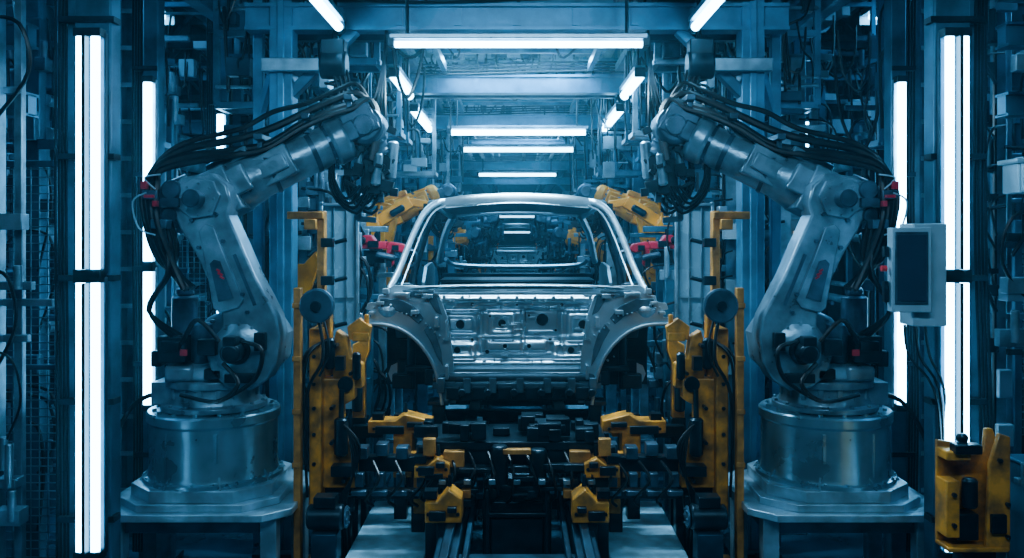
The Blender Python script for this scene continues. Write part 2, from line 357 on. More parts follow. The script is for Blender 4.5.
def robot(label,group='large welding robots',paint=ROB,E=(-1.77,2.40),W=(-.95,5.55,2.85),hoses=True,big=True,gun=True):
    cx,cy=-1.78,5.3;S=(-1.55,1.56)
    t=thing('welding_robot',label,'robot',(cx,cy,1.19),group)
    m=MB();m.lathe((cx,cy,1.195),(0,0,1),[(.30,0),(.30,.03),(.265,.035),(.25,.08),(.25,.13),(.275,.135),(.275,.175),(.24,.18)],40);bolts(m,(cx,cy,1.225),(0,0,1),.283,14,.012,.016)
    m.box((cx-.25,cy-.03,1.29),(.14,.22,.13))
    for k in range(9):
        a=PI+PI*k/8;m.box((cx+.252*math.cos(a),cy+.252*math.sin(a),1.30),(.018,.03,.07),MX.Rotation(a,3,'Z'))
    m.build('base',paint,t,bev=.004)
    m=MB();m.xz([(-2.02,1.372),(-2.04,1.50),(-1.98,1.58),(-1.90,1.60),(-1.80,1.72),(-1.62,1.80),(-1.45,1.76),(-1.36,1.62),(-1.38,1.46),(-1.48,1.372)],5.22,5.5);
    m.lathe((cx,cy,1.372),(0,0,1),[(.25,0),(.25,.04),(.22,.09),(.2,.10)],32);m.box((-1.9,5.14,1.42),(.16,.2,.09));m.build('turret',paint,t,bev=.02)
    m=MB();m.drum((-1.97,5.34,1.58),(-1.97,5.34,1.84),.075);m.drum((-1.97,5.34,1.84),(-1.97,5.34,1.89),.05);m.drum((-1.72,5.5,1.60),(-1.72,5.76,1.60),.08);m.drum((-1.80,5.14,1.47),(-1.80,5.14,1.70),.06);m.build('motor',ROBD,t)
    m=MB();m.box((-1.93,5.12,1.56),(.16,.20,.15));m.box((-1.93,5.01,1.58),(.11,.03,.06));m.box((-2.04,5.14,1.5),(.06,.12,.09));m.box((-1.70,5.06,1.42),(.10,.08,.06));m.build('connector_box',BLKM,t,bev=.008)
    m=MB();m.box((-1.855,5.01,1.545),(.04,.012,.035));m.build('red_tag',RED,t)
    m=MB()
    if big:
        px=[(188,206),(190,190),(199,180),(228,176),(242,188),(246,204),(243,216),(256,244),(268,272),(289,312),(292,330),(289,356),(280,372),(264,383),(242,380),(228,368),(223,350),(228,334),(238,322),(236,302),(226,282),(212,252),(198,230)]
        m.xz([((a-517)*5.3/900,2.2-(b-235)*5.3/900) for a,b in px],5.02,5.21)
    else:m.link(S,E,.205,.155,5.02,5.21,12,waist=.125)
    lo=m.build('lower_arm',paint,t,bev=.012)
    ex,ez=E;dx,dz=ex-S[0],ez-S[1];L=math.hypot(dx,dz);ux,uz=dx/L,dz/L
    q_=lambda f,o:(S[0]+dx*f+uz*o,S[1]+dz*f-ux*o)
    m=MB();m.xz([q_(.26,-.05),q_(.30,-.075),q_(.62,-.055),q_(.80,-.045),q_(.84,0),q_(.80,.045),q_(.62,.06),q_(.30,.10),q_(.26,.06)],5.0,5.03);m.build('arm_cover',paint,lo,bev=.006)
    m=MB();m.xz([q_(.33,-.035),q_(.58,-.028),q_(.60,0),q_(.58,.03),q_(.33,.05)],4.992,5.005)
    for q in(.22,.34,.70,.88):
        for o in(-.10,.10) if q<.5 else (-.07,.07):m.cyl((S[0]+dx*q+uz*o,5.025,S[1]+dz*q-ux*o),(S[0]+dx*q+uz*o,4.998,S[1]+dz*q-ux*o),.012,n=6)
    m.bar((S[0]+dx*.25+uz*.15,5.03,S[1]+dz*.25-ux*.15),(S[0]+dx*.6+uz*.11,5.03,S[1]+dz*.6-ux*.11),.04,.018)
    m.build('cover_plate',ROBD,lo)
    m=MB();a=V((S[0]+.12,5.30,S[1]-.02));b=V((E[0]+.14,5.30,E[1]-.18));m.lathe(a,b-a,[(.05,0),(.062,.02),(.062,.42),(.045,.44),(.025,.46),(.025,(b-a).length)],20);m.build('balance_cylinder',ROBD,t)
    m=MB();m.lathe((S[0],5.03,S[1]),(0,-1,0),[(.150,0),(.150,.012),(.135,.02),(.10,.04)],10);bolts(m,(S[0],5.02,S[1]),(0,-1,0),.142,12,.009,.012);m.build('shoulder_joint',paint,t)
    m=MB();m.drum((S[0],4.955,S[1]),(S[0],4.99,S[1]),.078,24);m.drum((S[0],4.84,S[1]),(S[0],4.96,S[1]),.055,20);m.box((S[0]+.0,4.88,S[1]+.065),(.07,.08,.05));m.box((S[0]-.16,4.98,S[1]+.02),(.10,.06,.09));m.box((S[0]+.02,4.97,S[1]-.15),(.16,.05,.05));m.box((S[0]+.13,4.98,S[1]+.05),(.06,.05,.10));m.build('shoulder_motor',BLKM,t,bev=.004)
    m=MB();m.xz([(ex-.115,ez-.05),(ex-.10,ez+.08),(ex-.03,ez+.12),(ex+.08,ez+.10),(ex+.12,ez+.02),(ex+.08,ez-.09),(ex-.04,ez-.11)],4.995,5.03);bolts(m,(ex,4.997,ez),(0,-1,0),.088,8,.009,.010);m.build('elbow_joint',paint,t,bev=.008)
    m=MB();m.drum((ex-.01,4.90,ez-.0),(ex-.01,5.0,ez-.0),.05,20,.008);m.drum((ex-.15,4.98,ez+.05),(ex-.15,5.12,ez+.05),.055,20,.008);m.drum((ex-.17,5.0,ez-.09),(ex-.17,5.14,ez-.09),.045,20,.008);m.box((ex-.16,5.02,ez-.02),(.12,.10,.05));m.build('elbow_motor',ROBD,t)
    if big:
        k=MB()
        for f,o,w,h in((.50,.015,.03,.012),(.525,.01,.022,.010),(.475,.02,.026,.009)):k.box((S[0]+dx*f+uz*o,4.989,S[1]+dz*f-ux*o),(w,.006,h),MX.Rotation(.5,3,'Y'))
        k.build('red_mark',RED,lo)
    Ev=V((ex+.02,5.30,ez+.04));Wv=V(W);d=(Wv-Ev);L=d.length;d.normalize();u,v=frame(d)
    RY=MX.Rotation(-math.atan2(d.z,d.x),3,'Y')
    m=MB();m.lathe(Ev-d*.10,d,[(.12,0),(.15,.02),(.155,.05),(.155,.26),(.145,.32),(.135,.36),(.128,.5),(.122,L-.12),(.142,L-.11),(.145,L-.03),(.115,L-.0)],32)
    m.box(Ev+V((-.02,-.03,-.03)),(.32,.26,.28),RY);m.box(Ev+d*.36+V((0,-.02,0)),(.26,.22,.19),RY);m.box(Ev+d*.36+V((0,-.14,0)),(.20,.03,.10),RY);m.box(Ev+d*(L*.55)+v*.11,(.22,.10,.04),RY);m.box(Ev+d*.12+V((0,-.16,0)),(.22,.05,.16),RY);m.box(Ev+d*.14+v*.15,(.26,.16,.06),RY);fo=m.build('forearm',paint,t,bev=.010)
    m=MB();bolts(m,Ev+d*(L-.24),d,.130,14,.012,.014);m.lathe(Ev+d*.31,d,[(.140,0),(.140,.025)],28);m.lathe(Ev+d*(L*.62),d,[(.130,0),(.130,.03)],28);m.lathe(Ev+d*(L*.74),d,[(.128,0),(.128,.02)],28);m.build('flange_ring',ROBD,fo)
    m=MB()
    for i,(a,b) in enumerate(((.08,.06),(-.08,.06),(0,-.07),(.02,.13))):
        o=Ev-d*.12+u*a+v*b;m.lathe(o,-d,[(.058,0),(.058,.10),(.05,.11),(.05,.18),(.04,.19),(.04,.23)],18)
    m.build('axis_motor',ROBD,t)
    m=MB();yv=V((0,1,0));m.drum(Wv-yv*.13+d*.03,Wv+yv*.13+d*.03,.12 if big else .09,14,.02);m.box(Wv+d*.0+V((0,-.02,.03)),(.2,.22,.18) if big else (.14,.18,.12),RY);m.box(Wv-d*.10+V((0,-.10,0)),(.16,.06,.12),RY)
    dn=(V((.30,.30,-.85))).normalized();m.lathe(Wv+d*.03,dn,[(.09,0),(.095,.10),(.08,.12),(.08,.15),(.10,.155),(.10,.18)],24)
    m.build('wrist',ROBD,t,bev=.01)
    m=MB();m.drum(Wv-yv*.155+d*.03,Wv-yv*.12+d*.03,.065,24,.008);bolts(m,Wv-yv*.155+d*.03,-yv,.05,8,.008,.008);m.build('wrist_cap',ROBD,t)
    G=Wv+d*.03+dn*.18
    if gun:
        g=thing('spot_welding_gun','welding gun held by the '+label.split(',')[0],'welding gun',G,'spot welding guns on robot wrists')
        m=MB();m.box(G+dn*.05,(.18,.14,.10),MX.Rotation(.4,3,'Y'));m.box(G+V((-.03,.0,-.14)),(.13,.14,.22));m.build('transformer',BLKM,g,bev=.01)
        m=MB();rr=random.Random(7)
        for k in range(22):m.box(G+V((rr.uniform(-.18,.13),rr.uniform(-.13,-.03),rr.uniform(-.34,.22))),(rr.uniform(.03,.11),rr.uniform(.03,.07),rr.uniform(.02,.08)),MX.Rotation(rr.uniform(-.5,.5),3,'Y'))
        m.build('tool_block',BLKM,g,bev=.003)
        b0=G+V((-.03,0,-.24))
        m=MB();m.bar(b0,b0+V((-.10,0,-.05)),.04,.04);m.bar(b0+V((-.09,0,-.04)),b0+V((-.09,0,-.17)),.035,.04);m.bar(b0+V((-.10,0,-.16)),b0+V((.02,0,-.17)),.03,.035);m.bar(b0+V((.04,0,.1)),b0+V((.05,0,-.06)),.035,.04);m.build('electrode_arm',ROBD,g,bev=.004)
        m=MB();m.cyl(b0+V((.02,0,-.17)),b0+V((.022,0,-.12)),.012,.006,10);m.cyl(b0+V((.04,0,-.06)),b0+V((.035,0,-.10)),.012,.006,10);m.build('electrode_tip',ORG,g)
        m=MB();m.drum(G+V((.08,-.02,-.16)),G+V((.10,-.02,.08)),.035);m.drum(G+V((.02,-.10,.0)),G+V((.0,-.10,-.2)),.03);m.drum(G+V((-.10,-.08,.02)),G+V((-.11,-.08,-.14)),.025);m.build('servo_cylinder',LSTEEL if big else ROBD,g)
        m=MB()
        for k in range(9):
            o=V((.02*k-.08,-.09+.02*k,0));e=.03*(k%4)
            m.tube([G+o+V((0,0,.16)),G+o+V((-.12-e,-.05,.10)),G+o+V((-.17-e,-.05,-.12-e)),G+o+V((-.10,-.04,-.28-e)),G+o+V((-.01,-.03,-.20))],.010,n=6)
        m.build('hose_loop',BLK,g)
    if hoses:
        m=MB()
        A=V((ex,5.0,ez))
        for k,(r,dy,hh,rr) in enumerate(((.030,0,-.05,.0),(.024,.06,.05,.05),(.020,-.05,-.085,-.04),(.016,.10,.13,.09))):
            y=V((0,dy,0))
            up=lambda f,h:Ev+(Wv-Ev)*f+V((0,dy-.06,h+hh*.8))
            m.tube([A+V((-.06,0,-.50))+y,A+V((-.17-rr,0,-.34))+y,A+V((-.24-rr,-.02,-.12))+y,A+V((-.25-rr,0,.08))+y,A+V((-.17,.02,.21+rr))+y,up(.12,.24),up(.35,.19+.5*max(hh,0)),up(.58,.22),up(.8,.22),up(.95,.20),up(1.07,.12-hh),up(1.12,-.04-hh),up(1.08,-.16)],r,n=8,res=6)
        m.build('dress_hose',BLK,t)
        m=MB()
        for k in range(3):
            o=V((.015*k,.03*k-.05,0))
            m.tube([V((-1.93,5.08,1.63))+o,V((-2.02-.03*k,5.0,1.78))+o,V((-1.92-.02*k,4.98,1.98))+o,V((-1.92,4.99,2.12))+o,V((-1.96,4.99,2.28))+o],.011+.002*k,n=6)
        m.tube([V((-1.62,4.9,1.62)),V((-1.72,4.86,1.74)),V((-1.80,4.9,1.66)),V((-1.86,5.0,1.60))],.013,n=6)
        m.tube([V((-1.5,4.9,1.62)),V((-1.38,4.86,1.58)),V((-1.42,4.88,1.42)),V((-1.6,4.95,1.30))],.012,n=6)
        m.tube([V((-1.6,4.9,1.5)),V((-1.5,4.84,1.40)),V((-1.62,4.86,1.30)),V((-1.85,4.95,1.32))],.012,n=6)
        m.tube([V((-2.03,5.2,1.3)),V((-2.2,5.15,1.22)),V((-2.36,5.2,.9)),V((-2.40,5.25,.4)),V((-2.40,5.4,.02))],.014,n=6)
        m.build('signal_cable',BLK,t)
        m=MB()
        for f in(.3,.62,.92):
            c=Ev+(Wv-Ev)*f+V((0,-.03,.11));m.bar(c,c+V((0,0,.08)),.03,.14);m.box(c+V((0,0,.10)),(.05,.22,.035))
        m.box(A+V((-.24,.02,.02)),(.08,.20,.05));m.box(A+V((-.19,.03,.02)),(.14,.04,.03));m.box(A+V((-.19,.0,-.14)),(.09,.16,.05))
        m.build('hose_bracket',ROBD,t,bev=.005)
        m=MB();m.box(A+V((-.25,-.12,.07)),(.03,.03,.04));m.box(A+V((-.19,-.12,-.03)),(.025,.03,.03));m.box(A+V((-.22,-.13,.01)),(.05,.02,.015));m.build('red_coupling',RED,t)
        m=MB();m.tube([A+V((-.24,-.12,.03)),A+V((-.31,-.13,-.02)),A+V((-.29,-.1,-.16)),A+V((-.2,-.1,-.2))],.005,n=6);m.tube([A+V((-.20,-.1,.05)),A+V((-.25,-.12,.11)),A+V((-.17,-.1,.13))],.005,n=6);m.build('pale_wire',WHT,t)
pedestal('large metal drum pedestal on stepped plates under the left front robot')
robot('grey robot on the left front pedestal, arm reaching over the car')
setT(x=-.03,mir=True)
pedestal('large metal drum pedestal on stepped plates under the right front robot')
robot('grey robot on the right front pedestal, arm reaching over the car')
for mir,sd in((False,'left'),(True,'right')):
    for dy,dx,dz,pm,cn,E,W in((4.7,-.0,0,ORG,'orange',(-1.45,2.40),(-.80,5.5,2.68)),(8.0,.05,0,ORG,'orange',(-1.30,2.02),(-.70,5.4,2.22)),(11.4,.2,.0,ROBD,'dark grey',(-1.5,2.25),(-.65,5.5,2.5)),(16,.2,-.1,ORG,'orange',(-1.7,2.38),(-1.1,5.5,2.6))):
        setT(x=dx,y=dy,z=0,mir=mir)
        if dz: T[0]=T[0]@MX.Diagonal((1,1,1+dz/2.5,1))
        dist={4.7:'beside the car rear',8.0:'beyond the first car',11.4:'far down the line',16:'farthest down the line'}[dy]
        pedestal('metal drum pedestal of the %s robot %s on the %s'%(cn,dist,sd))
        robot('%s robot %s on the %s side'%(cn,dist,sd),'background robots',paint=pm,E=E,W=W,big=False,hoses=dy>10)
reset()
# ---------------------------------------------------------------- car
def car(label):
    t=thing('unpainted_car',label,'car',(0,7.3,1.05),'unpainted cars on the line')
    for s in(-1,1):
        m=MB()
        m.tube([(s*.86,6.04,1.83),(s*.81,6.18,1.96),(s*.74,6.48,2.22),(s*.68,6.68,2.37),(s*.60,6.82,2.44),(s*.50,6.84,2.455)],.020,n=10,ry=.030)
        m.tube([(s*.78,6.08,1.86),(s*.745,6.25,2.0),(s*.68,6.52,2.24),(s*.62,6.70,2.37),(s*.54,6.80,2.42)],.007,n=8)
        m.build('windshield_pillar',CARM,t)
        m=MB();m.tube([(s*.62,6.84,2.44),(s*.70,7.3,2.45),(s*.70,8.1,2.44),(s*.64,8.75,2.38)],.03,n=10,ry=.03);m.build('roof_rail',CARM,t)
        m=MB();m.tube([(s*.70,7.55,2.42),(s*.80,7.55,2.1),(s*.87,7.5,1.8),(s*.90,7.5,1.25)],.03,n=8,ry=.06);m.build('centre_pillar',CARD,t)
        m=MB();m.tube([(s*.62,8.72,2.38),(s*.72,8.98,2.2),(s*.80,9.25,1.93)],.035,n=8,ry=.04);m.build('rear_pillar',CARM,t)
        m=MB();m.tube([(s*.86,6.5,1.2),(s*.88,7.5,1.18),(s*.88,8.6,1.2)],.07,n=8,ry=.08);m.build('sill',CARM,t)
        m=MB();m.prism([(s*.88,6.62,1.15),(s*.88,6.62,1.84),(s*.88,6.40,1.86),(s*.88,6.50,1.5),(s*.88,6.58,1.15)],(-s*.12,.0,0));m.box((s*.82,6.7,1.5),(.1,.12,.6));m.cyl((s*.89,6.65,1.65),(s*.89,6.65,1.72),.02);m.cyl((s*.89,6.65,1.35),(s*.89,6.65,1.42),.02);m.build('hinge_pillar',CARD,t,bev=.01)
        m=MB();pts=[(8.5,1.2),(8.5,1.75),(8.75,1.9),(9.3,1.92),(9.55,1.86),(9.6,1.4),(9.45,1.15)]
        pts+=[(9.4,1.15)]+[(9.02+.36*math.cos(a),1.12+.36*math.sin(a)) for a in [i*PI/8 for i in range(0,9)]]
        m.prism([(s*.90,y,z) for y,z in pts],(-s*.03,0,0));m.build('quarter_panel',CARM,t)
        q=[(395,285),(388,289),(386,295),(379,295),(377,302),(368,303),(366,309),(372,311),(371,317),(365,317),(365,323),(378,323),(392,325),(405,330),(416,338),(426,349),(433,361),(438,375),(441,389),(443,403),(456,403),(453,352),(448,318),(440,296),(425,286)]
        m=MB();qq=[P(a,b,6.0) for a,b in q];qq=[V((s*-v.x,v.y-.02,v.z)) for v in qq]
        m.prism(qq,(0,.03,0));m.build('apron_panel',CARM,t,bev=.003)
        m=MB()
        for pp in([(380,299),(398,299),(414,306),(424,318),(419,324),(409,316),(395,310),(381,308)],[(429,324),(436,334),(441,350),(443,366),(437,356),(431,342),(424,330)],[(426,292),(437,298),(442,315),(436,312),(430,302)],[(402,290),(418,291),(422,298),(408,296)]):
            m.prism([V((s*-P(a,b,5.975).x,5.965,P(a,b,5.975).z)) for a,b in pp],(0,.02,0))
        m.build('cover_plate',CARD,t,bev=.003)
        # continuous curved wheel arch tunnel running back from the lip
        lp=[(362,323),(378,323),(392,325),(405,330),(416,338),(426,349),(433,361),(438,375),(441,389),(443,403)]
        m=MB();vs=[];fs=[];n_=len(lp);rows=((5.93,0),(5.99,0),(6.12,1.5),(6.30,1.5),(6.50,3))
        for yy,sh in rows:
            for a,b in lp:
                p=P(a-sh,b+sh,6.0);vs.append((s*-p.x,yy,p.z))
        for j in range(len(rows)-1):
            for i in range(n_-1):a=j*n_+i;fs.append((a,a+1,a+n_+1,a+n_))
        m.add(vs,fs);m.build('wheel_arch_tunnel',CARM,t)
        m=MB();m.tube([(s*-P(a,b,6.0).x,5.93,P(a,b,6.0).z) for a,b in lp],.009,n=8,ry=.012)
        m.tube([(s*-P(a-3,b+4,6.0).x,6.14,P(a-3,b+4,6.0).z) for a,b in lp[1:]],.008,n=8)
        m.build('arch_lip',CARM,t)
        m=MB();c=V((s*.86,6.02,1.72));m.lathe(c,(0,-.6,1),[(.07,-.04),(.08,0),(.075,.02),(.06,.03),(.035,.035),(.03,.01)],28);bolts(m,c+V((0,-.02,.028)),(0,-.6,1),.048,3,.010,.016)
        m.build('strut_tower',CARM,t)
        m=MB();m.box((s*.72,6.52,1.35),(.44,.02,.46));m.box((s*.60,6.49,1.3),(.05,.04,.3));m.box((s*.74,6.49,1.42),(.2,.04,.05));m.box((s*.8,6.49,1.25),(.12,.04,.10));m.build('wheelhouse',BLKM,t)
        m=MB();m.bar((s*.58,6.05,1.24),(s*.62,6.6,1.2),.08,.10);m.box((s*.66,6.2,1.28),(.22,.05,.04));m.drum((s*.74,6.3,1.12),(s*.74,6.3,1.50),.03);m.box((s*.80,6.3,1.18),(.14,.08,.10));m.build('front_rail',BLKM,t,bev=.008)
        m=MB()
        for j in range(16):
            a=j/15;p=P(374+70*a,312+(14*a if a<.6 else 60*(a-.46)),5.96);m.cyl((s*-p.x,p.y+.03,p.z+.03),(s*-p.x,p.y-.02,p.z+.03),.006,n=8)
        for cx_,cy_,w_,h_ in((402,294,16,3),(415,312,8,4),(428,296,9,4),(437,322,4,10),(447,330,3,20),(447,372,3,14),(380,303,8,3),(372,313,6,3),(386,291,6,5)):
            p=P(cx_,cy_,5.95);m.box((s*-p.x,p.y,p.z),(w_/152,.06,h_/152))
        m.build('bracket',CARM,t,bev=.002)
    m=MB();m.tube([(-.60,6.86,2.436),(-.35,6.76,2.465),(0,6.72,2.478),(.35,6.76,2.465),(.60,6.86,2.436)],.018,n=10,ry=.04)
    m.tube([(-.54,6.82,2.405),(0,6.70,2.44),(.54,6.82,2.405)],.006,n=8);m.build('roof_header',CARM,t)
    m=MB();nx,ny=14,12;vs=[];fs=[]
    for j in range(ny+1):
        for i in range(nx+1):
            x=-1+2*i/nx;y=j/ny;vs.append((x*.66,6.82+1.95*y+.06*x*x*(1-y),2.478-.04*x*x+.02*math.sin(PI*y)-.05*y))
    for j in range(ny):
        for i in range(nx):a=j*(nx+1)+i;fs.append((a,a+1,a+nx+2,a+nx+1))
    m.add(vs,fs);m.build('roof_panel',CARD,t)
    m=MB();m.tube([(-.62,8.75,2.39),(0,8.82,2.42),(.62,8.75,2.39)],.02,n=8);m.tube([(-.72,9.1,1.96),(-.6,9.25,1.89),(0,9.4,1.87),(.6,9.25,1.89),(.72,9.1,1.96)],.022,n=8);m.build('rear_window_frame',CARM,t)
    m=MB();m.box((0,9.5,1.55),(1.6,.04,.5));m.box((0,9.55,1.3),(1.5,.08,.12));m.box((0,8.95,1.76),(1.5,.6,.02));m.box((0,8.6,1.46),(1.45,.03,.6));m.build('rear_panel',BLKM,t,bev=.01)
    m=MB();m.box((0,7.7,1.2),(1.66,2.3,.03));m.box((0,7.6,1.28),(.28,2.0,.16))
    for y in(6.9,7.5,8.2):m.box((0,y,1.25),(1.6,.14,.08))
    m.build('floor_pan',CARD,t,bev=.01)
    m=MB();m.tube([(-.80,6.5,1.72),(0,6.45,1.76),(.80,6.5,1.72)],.03,n=8)
    for x in(-.4,-.1,.35):m.box((x,6.5,1.74),(.10,.08,.10))
    m.build('dash_beam',BLKM,t)
    m=MB();m.tube([(-.87,6.08,1.825),(-.6,5.97,1.855),(-.3,5.92,1.868),(0,5.90,1.872),(.3,5.92,1.868),(.6,5.97,1.855),(.87,6.08,1.825)],.034,n=10,ry=.010)
    m.tube([(-.84,6.02,1.795),(-.5,5.93,1.815),(0,5.89,1.825),(.5,5.93,1.815),(.84,6.02,1.795)],.007,n=8)
    for k in range(13):x=-.72+.12*k;m.cyl((x,5.91+.07*abs(x),1.79),(x,5.88+.07*abs(x),1.79),.011,n=10)
    for k in range(6):x=-.6+.24*k;m.box((x,5.93+.05*abs(x),1.83),(.10,.05,.012))
    m.build('cowl',CARM,t)
    feats=[(0,1.77,.66,.018,.03),(0,1.70,.60,.008,-.02),(-.38,1.60,.12,.075,-.03),(-.38,1.60,.08,.045,.025),(-.10,1.61,.085,.075,.03),(-.10,1.61,.055,.045,-.02),(.17,1.62,.11,.075,-.03),(.44,1.60,.10,.08,.03),(.44,1.60,.065,.05,-.025),(.0,1.46,.20,.035,.025),(-.40,1.43,.12,.05,.03),(-.40,1.43,.09,.03,-.02),(.36,1.43,.12,.05,.03),(.36,1.43,.09,.03,-.02),(0,1.345,.52,.016,.03),(0,1.30,.52,.010,-.03),(.62,1.56,.018,.15,.03),(-.62,1.56,.018,.15,.03),(-.24,1.56,.010,.14,.022),(.30,1.56,.010,.14,.022),(.04,1.56,.010,.14,.022),(0,1.40,.50,.008,.015),(0,1.52,.56,.006,.012),(-.48,1.735,.07,.014,.018),(.48,1.735,.07,.014,.018),(-.18,1.735,.10,.012,.016),(.20,1.735,.10,.012,.016)]
    holes=[(-.30,1.735,.016),(-.10,1.61,.030),(.17,1.63,.045),(-.40,1.43,.026),(.30,1.735,.016),(.44,1.60,.034),(-.5,1.66,.018),(-.08,1.46,.018),(.36,1.43,.026),(.56,1.62,.016),(-.56,1.48,.018),(-.38,1.60,.034),(.08,1.46,.018),(.50,1.50,.018),(-.2,1.42,.018),(.22,1.50,.012),(-.30,1.50,.012),(-.64,1.70,.018),(.65,1.72,.018),(-.18,1.66,.012),(.08,1.66,.012),(.26,1.56,.012),(.0,1.735,.012),(-.47,1.55,.014),(.52,1.42,.014),(-.54,1.40,.014)]
    fr=random.Random(5)
    def H(x,z):
        h=0
        for fx,fz,wx,wz,a in feats:
            ex=1/(1+math.exp(max(-40,min(40,-(wx-abs(x-fx))/.0035))));ez=1/(1+math.exp(max(-40,min(40,-(wz-abs(z-fz))/.0035))));h+=a*ex*ez
        return h
    YB=lambda x:6.02+.05*x*x
    nx,nz=230,100;m=MB();vs=[];fs=[]
    for j in range(nz+1):
        for i in range(nx+1):
            z=1.24+.60*j/nz;hw=.50+.22*min(1,max(0,(z-1.30)/.30))**.6;x=(-1+2*i/nx)*hw
            vs.append((x,YB(x)-H(x,z),z))
    for j in range(nz):
        for i in range(nx):
            a=j*(nx+1)+i;c=(V(vs[a])+V(vs[a+nx+2]))/2
            if any((c.x-hx)**2+(c.z-hz)**2<(hr*.95)**2 for hx,hz,hr in holes):continue
            fs.append((a,a+1,a+nx+2,a+nx+1))
    m.add(vs,fs);fw=m.build('firewall',CARM,t)
    ys=lambda x,z:YB(x)-H(x,z)
    m=MB()
    for hx,hz,hr in holes:
        y=ys(hx+hr,hz)-.004;m.tube([(hx+hr*math.cos(a),y,hz+hr*math.sin(a)) for a in [i*PI/8 for i in range(16)]],.0045,n=6,res=1,closed=True)
    m.tube([(.0+.06*math.cos(a),ys(0,1.58)-.012,1.57+.045*math.sin(a)) for a in [i*PI/8 for i in range(16)]],.006,n=6,res=1,closed=True)
    m.tube([(-.05,ys(0,1.58)-.012,1.57),(.05,ys(0,1.58)-.012,1.57)],.005,n=6,res=1);m.build('hole_rim',CARM,fw)
    m=MB()
    for _ in range(80):
        x=fr.uniform(-.66,.66);z=fr.choice((1.36,1.385,1.50,1.545,1.69,1.715,1.76,fr.uniform(1.36,1.8)));y=ys(x,z);m.cyl((x,y+.01,z),(x,y-.018,z),fr.uniform(.005,.009),n=8)
    m.build('weld_nut',CARM,fw)
    m=MB()
    for _ in range(16):
        x=fr.uniform(-.6,.6);z=fr.uniform(1.36,1.8);y=ys(x,z);m.box((x,y-.008,z),(fr.uniform(.03,.07),.03,fr.uniform(.008,.014)),MX.Rotation(fr.choice((0,0,PI/2)),3,'Y'))
    m.build('small_bracket',CARM,fw)
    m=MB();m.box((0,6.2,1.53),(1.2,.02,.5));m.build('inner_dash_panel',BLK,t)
    m=MB();m.tube([(-.56,6.0,1.25),(-.3,5.95,1.26),(0,5.94,1.265),(.3,5.95,1.26),(.56,6.0,1.25)],.012,n=8,ry=.03);m.bar((-.56,5.98,1.20),(.56,5.98,1.20),.05,.04)
    for x in(-.5,-.33,-.16,.02,.2,.36,.5):m.box((x,5.94,1.21),(.05,.06,.10))
    m.build('lower_cross_structure',CARD,t,bev=.005)
    m=MB();m.bar((-.5,6.05,1.17),(.5,6.05,1.17),.10,.07)
    for x in(-.42,-.25,-.08,.1,.28,.43):m.box((x,5.96,1.16),(.09,.10,.08));m.cyl((x+.06,5.9,1.17),(x+.06,5.86,1.17),.025)
    m.box((0,6.1,1.13),(.9,.25,.06));m.build('subframe',BLKM,t,bev=.006)
    return t
c1=car('bare silver car body shell nearest the camera, between the two big robots')
def copy_tree(o,parent=None):
    c=o.copy();COL.objects.link(c);c.parent=parent
    for ch in list(o.children):copy_tree(ch,c)
    return c
c2=copy_tree(c1);c2.location.y+=17.5;c2['label']='second bare car body shell far down the line, seen through the first'
# ---------------------------------------------------------------- conveyor + tooling under the car
t=thing('conveyor_frame','black steel conveyor frame running down the middle under the car','conveyor',(0,5,0))
for s in(-1,1):
    m=MB();m.box((s*.36,14,.53),(.12,20,.12));m.box((s*.36,14,.62),(.05,20,.03));m.box((s*.26,14,.58),(.03,20,.05));m.build('rail',STEELD,t,bev=.008)
    m=MB()
    for k in range(17):m.box((s*.36,4.7+k*1.15,.235),(.10,.12,.47))
    m.build('foot',STEELD,t)
m=MB()
for k in range(17):m.box((0,4.62+k*1.15,.50),(.66,.08,.10))
m.build('cross_member',STEELD,t,bev=.006)
for sg,sd in((-1,'left'),(1,'right')):
    m=MB();m.box((sg*.74,5.25,.38),(.44,1.7,.04))
    for y in(4.5,5.9):
        for x in(.6,.9):m.box((sg*x,y,.18),(.05,.05,.36))
    tag(m.build('walkway_plate',STEPM,bev=.006),'pale blue lit step plate along the %s of the conveyor'%sd,'floor plate')
    m=MB();m.box((sg*.80,10,.03),(.34,7,.06));tag(m.build('floor_strip',STEPM,bev=.006),'pale floor strip beside the conveyor behind the %s step plate'%sd,'floor plate')
def skid(Y,label):
    t=thing('car_skid',label,'skid',(0,Y,.635),'car skids on the conveyor')
    m=MB()
    for s in(-1,1):m.box((s*.36,Y+1.3,.69),(.10,3.0,.11))
    for k in range(5):m.box((0,Y-.1+.72*k,.74),(1.2,.09,.09))
    m.build('skid_frame',BLKM,t,bev=.008)
    for s in(-1,1):
        for yy in(.05,2.2):
            m=MB();m.box((s*.52,Y+yy,.94),(.08,.10,.34));m.box((s*.52,Y+yy,1.09),(.14,.14,.03));m.prism([(s*.52-.04,Y+yy-.05,.78),(s*.40,Y+yy-.05,.78),(s*.52-.04*s,Y+yy-.05,1.0)],(0,.10,0));m.build('body_support',BLKM,t,bev=.005)
skid(5.95,'black car skid carrying the nearest car body');skid(23.45,'black car skid carrying the second car body')
t=thing('lift_table','black lift table with crossed arms under the nose of the car','lift table',(0,5.4,0))
m=MB();m.box((0,5.45,.98),(1.05,.5,.05));m.box((0,5.25,.92),(1.15,.06,.10));m.box((0,5.62,.92),(1.15,.06,.10));m.box((0,5.16,.86),(.9,.05,.04));m.build('table_top',BLKM,t,bev=.006)
m=MB()
for s in(-1,1):
    m.bar((s*.22,5.3,.66),(s*.22,5.6,.90),.04,.05);m.bar((s*.22,5.6,.66),(s*.22,5.3,.90),.04,.05)
m.build('scissor_arm',STEEL,t)
m=MB();m.box((0,5.45,.33),(.40,.5,.66));m.box((0,5.18,.45),(.30,.04,.25));
